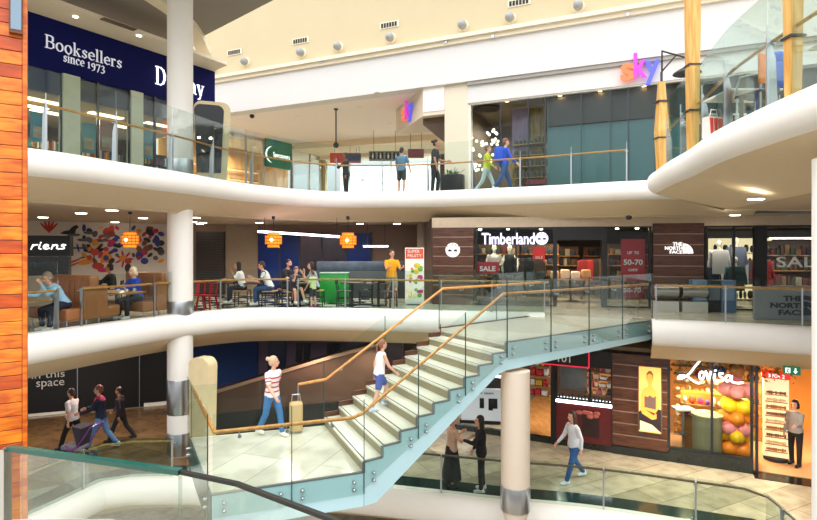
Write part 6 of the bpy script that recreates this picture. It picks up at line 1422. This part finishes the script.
for k in range(7): b = MB(); b.ell((a*.25 + r.uniform(-.3, .3), -.06, .92 + r.uniform(-.06, .14)), (.09, .02, .06), 8, 6); b.build('flower_print', mat('flower_rose', '#A85A50', .5, var=.3), t)
b = MB()
for k in range(16): x = -a + .08 + k*(2*a - .1)/16; b.tube((x, .1, 1.27), (x, .1, 1.27 + r.uniform(.08, .2)), .025, n=8)
o = b.build('tester_bottles', mat('bottle_dark', '#22262E', .2, var=.4), t); o['kind'] = 'stuff'
t = glazing('dark glazing above the cosmetics counter', LF, (556, 590, 612), ZG + 1.3, -1.42, frame=BLACK)
goods_unit('lit perfume wall at the right of the cosmetics shop', LF, 601, 1.0, .8, 6, 1.3, 31, emit('perfume_glow', '#D88A50', .5), cols=['#E8B088', '#C8505A', '#F2D8C0', '#7A3A2A', '#2A2022'], z=ZG + 1.3)
b = LF.mb(); b.box((LF.u(560, 1.2), 1.2, ZG + 1.3), (LF.u(590, 1.2), 1.25, -1.45)); o = b.build('wall_picture', mat('picture_grey', '#77706A', .4, var=.85, scale=1.6), None, False); tag(o, 'large grey photographic panel behind the cosmetics counter', 'picture')
goods_unit('small lit shelf of boxes right of the sleeved column', LF, 540, .9, .62, 5, 1.5, 32, emit('shelf_dim', '#8A5A3A', .3), cols=['#E8E0D4', '#C8303A', '#2A2A2E', '#D8A83A'], z=ZG + 1.1)
b = LF.mb(); b.box((LF.u(500), .1, ZG), (LF.u(552), 5.3, ZG + .02)); S(b, 'floor_cosmetics', wood('parquet', '#A8713C', '#C89458', (6, 1.2, 1), .3))
S(fbox(LF, LF.u(551), LF.u(556), -.05, .2, ZG, -1.42), 'trim_14_cosmetics_jamb', BLACK)
area('light_cosmetics', LF.p(LF.u(575), 2.2, LT - .1), 2, 50, (1, .85, .75)); area('light_parquet', LF.p(LF.u(540), 1.8, LT - .1), 1, 30, (1, .85, .65))
# white kiosk behind the two women
q = LF.p(LF.u(476), .9, ZG); t = thing('advert_board', 'white board with dark printed figures behind the two women', 'board', (q[0], q[1], ZG), R(-8))
b = MB(); b.rbox((-.75, -.05, .1), (.55, .05, 1.12), .01); b.build('board', emit('board_white', '#C4D0D8', .1), t, False)
for k, x in enumerate((-.1, .18, .32)): b = MB(); b.rbox((x - .07, -.065, (.5 - .06*(k % 2))), (x + .07, -.05, .82), .05); b.build('printed_figure', BLACK, t)
text('board_lettering', 'new', CHAR, t, (-.16, -.06, .98), w=.16, h=.05); text('board_lettering', 'season', CHAR, t, (.12, -.06, .98), w=.3, h=.05)
b = MB(); b.box((-.8, -.06, 0), (.6, .06, .1)); b.build('plinth', BLACK, t, False)
q = LF.p(-1.2, 2.6, ZG); t = thing('shop_counter', 'dark counter with lit top behind the white board', 'counter', (q[0], q[1], ZG), LF.ang); b = MB(); b.box((-2.5, 0, 0), (2.2, .6, 1.1)); b.build('counter_body', CHAR, t, False); b = MB(); b.box((-2.5, -.03, 1.1), (2.2, .1, 1.16)); b.build('lit_strip', emit('strip_white', '#F4F6FF', 4.), t, False)

# ------------------------------------------------------------------ lower floor: left side
HB = Fr((-15.5, 17.3), (-8.6, 19.7)); BL = Fr((-8.6, 19.7), (-.2, 18.6))
plate('floor_lower_left', [(-15, 16.9), (-8.6, 19.6), (-3, 19.0), (-3, 15.2), (-6.3, 13.9), (-8.6, 12.8), (-15, 10)], ZG - .001, ZG + .003, tiles('brown_reflection', ('#8A6A44', '#75583A'), 1.2, .6, .2, '#4A3826', .006, R(25)))  # brown of the floor's reflection put into the tile colour
S(fbox(HB, 0, HB.L, 0, .2, ZG, LT), 'wall_black_hoarding', mat('hoarding_black', '#0B0A0B', .35, var=.1))
t = thing('hoarding_lettering', 'white letting slogan on the black hoarding', 'lettering', HB.p(HB.u(50), -.02, 0), HB.ang)
for s, px, py, wpx, hpx in (('in this', 48.5, 374.2, 33, 7), ('space', 50.5, 384.5, 28, 8)):
    text('lettering', s, mat('letter_paint', '#F2F0EE', .5, var=0), t, (HB.u(px) - HB.u(50), 0, HB.z(px, py)), w=HB.u(px + wpx/2) - HB.u(px - wpx/2), h=HB.z(px, py - hpx/2) - HB.z(px, py + hpx/2), ext=.01)
for k, px in enumerate((77.5, 139.5)): b = HB.mb(); b.box((HB.u(px) - .012, -.02, ZG), (HB.u(px) + .012, 0, LT)); S(b, 'trim_%d_hoarding_seam' % (15 + k), STEEL)
b = HB.mb(); b.box((HB.u(144), -.04, ZG), (HB.L, 0, ZG + .12)); fbox(HB, 0, HB.u(66), -.03, 0, ZG, ZG + .08, b); S(b, 'baseboard_hoarding', WHITE)
S(fbox(BL, 0, BL.L, 0, .2, ZG, LT), 'wall_purple', mat('purple_wall', '#5C4C5E', .6, var=.1))
for k, (px0, px1, m) in enumerate([(190, 258, mat('navy_wall', '#16376E', .5, var=.25, scale=.8, spec=.25)), (268, 286, mat('navy_door', '#14203E', .4, var=.2))]): S(fbox(BL, BL.u(px0), BL.u(px1), -.05, 0, ZG, LT), 'wall_navy_%s' % ['panel', 'door'][k], m)
t = thing('wall_graphic', 'dark trouser leg silhouettes on the purple wall', 'graphic', BL.p(BL.u(304), -.03, 0), BL.ang)
for px in (299, 307, 330, 337): 
    u = BL.u(px) - BL.u(304); zt_ = BL.z(px, 343); zb_ = BL.z(px, 363); b = MB(); b.sheet([(u - .09, -.01, zt_), (u + .12, -.01, zt_), (u + .1, -.01, zb_ + .1), (u + .06, -.01, zb_), (u - .12, -.01, zb_ + .05)], [(u - .09, .0, zt_), (u + .12, .0, zt_), (u + .1, .0, zb_ + .1), (u + .06, .0, zb_), (u - .12, .0, zb_ + .05)]); b.build('leg_silhouette', BLACK, t, False)
# moving ramp behind the stair
t = thing('moving_ramp', 'dark brown side of a moving ramp rising behind the staircase', 'escalator', (-5.6, 16.6, ZG))
RP = [at(204, 397, 16.5), at(330, 359, 16.7), at(382, 345, 16.8)]; RPb = [at(204, 415, 16.5), at(330, 402, 16.7), at(382, 396, 16.8)]
b = MB(); top = RP; bot = [(p[0], p[1], ZG if i == 0 else p[2]) for i, p in enumerate(RPb)]
bot = [(p[0], p[1], max(ZG, p[2])) for p in RPb]
out = [*top, *reversed(bot)]; b.sheet(out, [(p[0], p[1] + 1.2, p[2]) for p in out]); b.build('ramp_side', mat('ramp_brown', '#4A3428', .25, var=.3, scale=2), t, False, True)
b = MB(); b.sheet([top[0], top[1], top[2], *[(p[0], p[1], p[2] + .1) for p in reversed(top)]], [(p[0], p[1] - .03, p[2]) for p in [top[0], top[1], top[2]]] + [(p[0], p[1] - .03, p[2] + .1) for p in reversed(top)]); b.build('ramp_trim', mat('ramp_trim', '#8A6A52', .4), t, False, True)
b = MB(); o_ = [bot[0], bot[1], bot[2]]; b.sheet([*o_, *[(p[0], p[1], ZG) for p in reversed(o_)]], [(p[0], p[1] + .6, p[2]) for p in o_] + [(p[0], p[1] + .6, ZG) for p in reversed(o_)]); b.build('ramp_base', BLACK, t, False, True)
area('light_lower_left', (-9.5, 16, LT - .1), 4, 60, (1, .85, .7)); area('light_lower_mid', (-2, 16.2, LT - .1), 3, 40, (1, .9, .8)); area('light_lower_right', (6.2, 13.0, LT - .08), 3, 40, (1, .85, .7))
# ------------------------------------------------------------------ everyone in the hall
def stripes_extra(c):
    pass
def px(px_, Y): return ((px_ - CX)/F*Y, Y)
def black_sleeves(c):
    for s0, el, wr, d1, d2, sg in c['arms'].values():
        m = c['new'](); m.cap(s0 - Vector((sg*.03, 0, -.01)), s0.lerp(el, .78), .074, .068, 14); m.build('black_sleeve', fab('#17171B'), c['root'], True, label='black sleeve')
# upper floor
person('person in black holding a phone to the ear on the upper floor', px(346, 21.2), ZU, -60, 1.74, 'stand', dict(arR=50, elR=105, yaw=-10), ('#1C1E22', 'long'), ('trousers', '#1A1A1E'), ('#14100E', 'short'), '#222222', 2)
person('person in a blue shirt and dark shorts on the upper floor', px(401.5, 19.9), ZU, 150, 1.72, 'stand', dict(arL=10, arR=10, ouL=16, ouR=18), ('#5A7C9A', 'short'), ('shorts', '#2E3A34'), ('#1E1612', 'short'), '#C8C4BC', 0)
person('person in black leaning by the upper floor railing next to the bright shop', px(434.5, 19.5), ZU, 75, 1.92, 'stand', dict(thL=14, knL=20, lean=4, arL=20, elL=60), ('#23252B', 'short'), ('trousers', '#16181E'), ('#1A1410', 'bun'), '#E2DED6', 1)
person('walker in a yellow green jacket on the upper floor', px(486.5, 19.3), ZU, 70, 1.74, 'walk', {}, ('#B9C62E', 'long'), ('trousers', '#A9C2C6'), ('#6A4A34', 'short'), '#D8E4E6', 0)
def backpack(c):
    o = MB(); p = c['hip'] + c['up']*.30 - c['fw']*.2; o.T = c['T'] @ Matrix.Translation(p); o.rbox((-.17, -.12, -.24), (.17, .12, .24), .08, 3)
    o.build('backpack', fab('#2450C8'), c['root'])
person('walker in a blue top and jeans with a bulky blue backpack on the upper floor', px(504, 18.6), ZU, 100, 1.85, 'walk', {}, ('#2450C8', 'long'), ('trousers', '#2A4C80'), ('#7A4A38', 'short'), '#E6E2DA', 0, extras=backpack)
# restaurant
q = eb(1.22, .78); person('man in a light blue shirt bending over the table with his hand at his head', q, 0, math.degrees(AE) - 90, 1.78, 'sit', dict(lean=34, arL=62, elL=88, arR=48, elR=50, pit=24, thL=80, thR=76), ('#9CC8E4', 'long'), ('trousers', '#1A2434'), ('#8A7A6C', 'short'), '#D8D4CC', 0)
q = eb(-.55, .85); stool('black framed chair under the person in white by the timber pillar', q[0], q[1], AE - PI/2); person('person in a white top sitting opposite the light blue shirt', q, 0, math.degrees(AE) + 90, 1.68, 'sit', dict(lean=10, arL=45, arR=45, elL=60, elR=60), ('#ECE8E4', 'long'), ('trousers', '#2A2C34'), ('#2A1C16', 'long'), '#E8E8E8', 0, True)
q = eb(3.18, .85); person('blonde woman in a royal blue jacket on the booth beside the white column', q, 0, math.degrees(AE) - 90, 1.68, 'sit', dict(lean=12, arL=42, arR=42, elL=62, elR=55), ('#2148B8', 'long'), ('trousers', '#1E2430'), ('#E6D9B4', 'bob'), '#DADAD6', 0, True)
q = px(113, 16.2); stool('black framed chair of the diner dressed in black', q[0], q[1], AE - PI*.75); person('diner dressed in black with dark hair in front of the mural', q, 0, math.degrees(AE) - 150, 1.72, 'sit', dict(arL=45, arR=45), ('#15161A', 'long'), ('trousers', '#15161A'), ('#1A1412', 'short'), '#222222', 1)
SD = dict(arL=28, arR=32, elL=68, elR=78, lean=14)
person('woman in a white tee shirt with black hair, leftmost of the stool diners', px(243, 17.6), 0, -85, 1.68, 'sit', dict(SD, arR=42, elR=112), ('#E8E8E6', 'short'), ('trousers', '#1C2438'), ('#120E0E', 'long'), '#D8D8D4', 1, True, seat=.51)
person('man in a white shirt with black sleeves and jeans at the dark table', px(270, 17.35), 0, -80, 1.78, 'sit', dict(SD, lean=22, pit=18), ('#E4E4E2', 'short'), ('trousers', '#2A4A74'), ('#4A3426', 'short'), '#E4E0D8', 0, seat=.51, extras=black_sleeves)
person('bearded man in a black tee shirt facing the man with black sleeves', px(284, 18.1), 0, 70, 1.82, 'sit', dict(SD), ('#18181C', 'short'), ('shorts', '#2A2C34'), ('#1A1210', 'beard'), '#2A2A2A', 0, seat=.51)
q = px(291, 17.2); stool('black framed chair under the crouched boy in grey', q[0], q[1], R(40), '#B98A5A')
person('boy in dark shorts and white trainers resting his head on his hand', q, 0, 50, 1.5, 'sit', dict(lean=26, arL=70, elL=110, arR=60, elR=95, pit=20, thL=88, knL=62), ('#3A3E48', 'short'), ('shorts', '#23262E'), ('#7A5A3E', 'short'), '#F0F0EE', 0, seat=.51)
person('woman with long dark hair in a pale grey top holding a cup', px(316, 17.6), 0, -75, 1.68, 'sit', dict(SD, arR=40, elR=105), ('#B4BCC8', 'short'), ('trousers', '#20222A'), ('#1C1210', 'long'), '#C8C8C8', 0, True, seat=.51)
person('child in a pale yellow top beside the green counter', px(313, 16.9), 0, -120, 1.15, 'stand', dict(arL=20, arR=20), ('#DCE0A0', 'short'), ('shorts', '#3A3A44'), ('#6A4A30', 'short'), '#9A3A6A', 0)
person('man in a bright yellow tee shirt and khaki shorts standing behind the tables', px(391.5, 17.9), 0, 20, 1.78, 'walk', dict(thL=10, thR=-8, arL=30, elL=75, arR=35, elR=70), ('#F2A414', 'short'), ('shorts', '#9A8E7A'), ('#3A2A20', 'short'), '#8A8A8A', 0)
# on the stair
def red_stripes(c):
    m = c['new'](); 
    for s_, a, b in ((.10, .176, .124), (.20, .155, .122), (.30, .166, .128), (.40, .178, .130)):
        rr = [c['hip'] + c['up']*s_ + V3(math.cos(2*PI*j/24)*(a+.006), 0, 0) + c['fw']*(math.sin(2*PI*j/24)*(b+.006)) for j in range(24)]
        m.loft([[p + c['up']*h for p in rr] for h in (-.014, .014)], False)
    for s0, el, wr, d1, d2, sg in c['arms'].values():
        for t in (.3, .55): p = s0.lerp(el, t); m.tube(p - d1*.012, p + d1*.012, .068, n=16)
    m.build('red_stripe', fab('#B43A4A'), c['root'], True)
V3 = lambda *a: Vector(a)
def handbag(c):
    m = c['new'](); s0, el, wr, d1, d2, sg = c['arms']['R']; p = s0 + Vector((-.10*1, .06, -.42)); m.T = c['T'] @ Matrix.Translation(p); m.rbox((-.06, -.14, -.22), (.06, .14, .1), .04, 3); m.path([Vector((0, -.1, .1)), Vector((.04, -.02, .42)), Vector((0, .1, .1))], .012); m.build('handbag', fab('#C9A67A'), c['root'])
q = ground(272, 436, ZL)
person('woman in a red and white striped tee shirt and jeans on the stair landing', q, ZL, 58, 1.56, 'walk', dict(thL=16, thR=-10, yaw=38), ('#EFE6E2', 'short'), ('trousers', '#3F74A8'), ('#C9A98A', 'bun'), '#E8DCD2', 0, True, extras=lambda c: (red_stripes(c)))
q2 = ground(296, 433, ZL)
def wheel(m, x, y, z, r, w): m.tube((x - w, y, z), (x + w, y, z), r, n=20)
t = thing('trolley_bag', 'beige shopping bag standing beside the striped shirt woman', 'bag', (q2[0], q2[1], ZL), R(15))
b = MB(); b.rbox((-.13, -.1, .04), (.13, .1, .62), .05, 3); b.build('bag_body', fab('#C4A878'), t); b = MB(); b.path([(-.09, 0, .6), (-.07, 0, .76), (.07, 0, .76), (.09, 0, .6)], .012); b.build('handle', STEEL, t)
for x_ in (-.1, .1): b = MB(); wheel(b, x_, .08, .045, .045, .015); b.build('wheel', BLACK, t)
tt = 2.4/NT; pN = lerp(N0, N1, tt); pF = lerp(F0, F1, tt); q = lerp(pN, pF, .52)
person('girl in a white vest and blue flowered shorts climbing the stairs', q, ZL + 3*RISE, 118, 1.36, 'walk', dict(thL=38, knL=48, thR=-12, knR=10, lean=8), ('#F0E4E2', 'none'), ('shorts', '#4A5AA0'), ('#8A5A3E', 'tail'), '#C8D4EC', 0, True)
# lower floor
q = ground(453, 493, ZG); person('woman in a long black skirt holding a cup at the lower railing', (q[0], q[1] + .35), ZG, 110, 1.66, 'stand', dict(arL=25, elL=85, arR=30, elR=80), ('#C9A48E', 'short'), ('skirt', '#17181C'), ('#2A1812', 'short'), '#1E1E1E', 0, True)
q = ground(483, 497, ZG); person('woman in a black trouser suit with long dark hair at the lower railing', (q[0], q[1] + .3), ZG, -95, 1.72, 'stand', dict(arL=40, elL=70, arR=12), ('#131418', 'long'), ('trousers', '#131418'), ('#1C1210', 'long'), '#E4E0DA', 0, True)
q = ground(574, 481, ZG); person('walker in a white hooded top and blue jeans by the lower railing', q, ZG, -70, 1.72, 'walk', {}, ('#DCDCE2', 'long'), ('trousers', '#2E5C94'), ('#3A2020', 'long'), '#DCE4EC', 0, True)
q = LF.p(LF.u(795.5, 1.0), 1.0, 0); person('person in a grey striped jumper and black trousers at the sale stand', q, ZG + .03, -62, 1.66, 'stand', dict(arL=35, elL=55, thL=5), ('#8E8A88', 'long'), ('trousers', '#121214'), ('#1C1412', 'bob'), '#1A1A1A', 0, True)
def wear_cap(c): pass
q = ground(73, 450, ZG); person('walker in a white top and black trousers, left of the pushchair pair', q, ZG, -100, 1.74, 'walk', {}, ('#CFC8CC', 'short'), ('trousers', '#141418'), ('#3A2620', 'short'), '#2A2A2A', 0, True)
q = ground(101, 450, ZG); person('walker in a navy jacket with pink scarf and jeans pushing the pushchair', q, ZG, -80, 1.84, 'walk', dict(arL=35, arR=35, elL=40, elR=40), ('#1C2036', 'long'), ('trousers', '#5E86B4'), ('#7A4038', 'short'), '#DCE8EE', 0, True,
   extras=lambda c: (lambda m: (m.loft([[c['hip'] + c['up']*s_ + V3(math.cos(2*PI*j/16)*a, 0, 0) + c['fw']*(math.sin(2*PI*j/16)*a*.8) for j in range(16)] for s_, a in ((.44, .16), (.5, .15), (.56, .085))]), m.build('scarf', fab('#B4305A'), c['root'])))(c['new']()))
q = ground(108, 447, ZG); person('walker dressed in dark clothes just behind the navy jacket', (q[0] + .1, q[1] + .5), ZG, -85, 1.6, 'walk', {}, ('#2A1E2A', 'long'), ('trousers', '#1C1A20'), ('#2A1A16', 'short'), '#2A2A2A', 1)
q = ground(74, 462, ZG); t = thing('pushchair', 'pushchair with grey seat and purple frame on the lower floor', 'pushchair', (q[0], q[1], ZG), R(-100))
b = MB(); b.rbox((-.2, -.25, .35), (.2, .3, .48), .05, 3); b.build('seat', fab('#8A8490'), t); b = MB(); b.loft([[(x, .28, .45), (x, .40, .95), (x, .12, 1.0), (x, .14, .9)] for x in (-.21, .21)]); b.build('hood', fab('#3A3440'), t)
b = MB()
for x in (-.23, .23): b.path([(x, .68, 1.02), (x, .3, .5), (x, -.38, .14)], .014); b.path([(x, -.05, .5), (x, .36, .14)], .014)
b.path([(-.23, .68, 1.02), (.23, .68, 1.02)], .016); b.build('frame', mat('purple_frame', '#8A3AA0', .4), t)
for x in (-.25, .25):
    for y in (-.38, .36): b = MB(); wheel(b, x, y, .13, .13, .025); b.build('wheel', BLACK, t)
area('light_stair', (-1.5, 15.5, -1.15), 2.5, 25, (1, .92, .82))
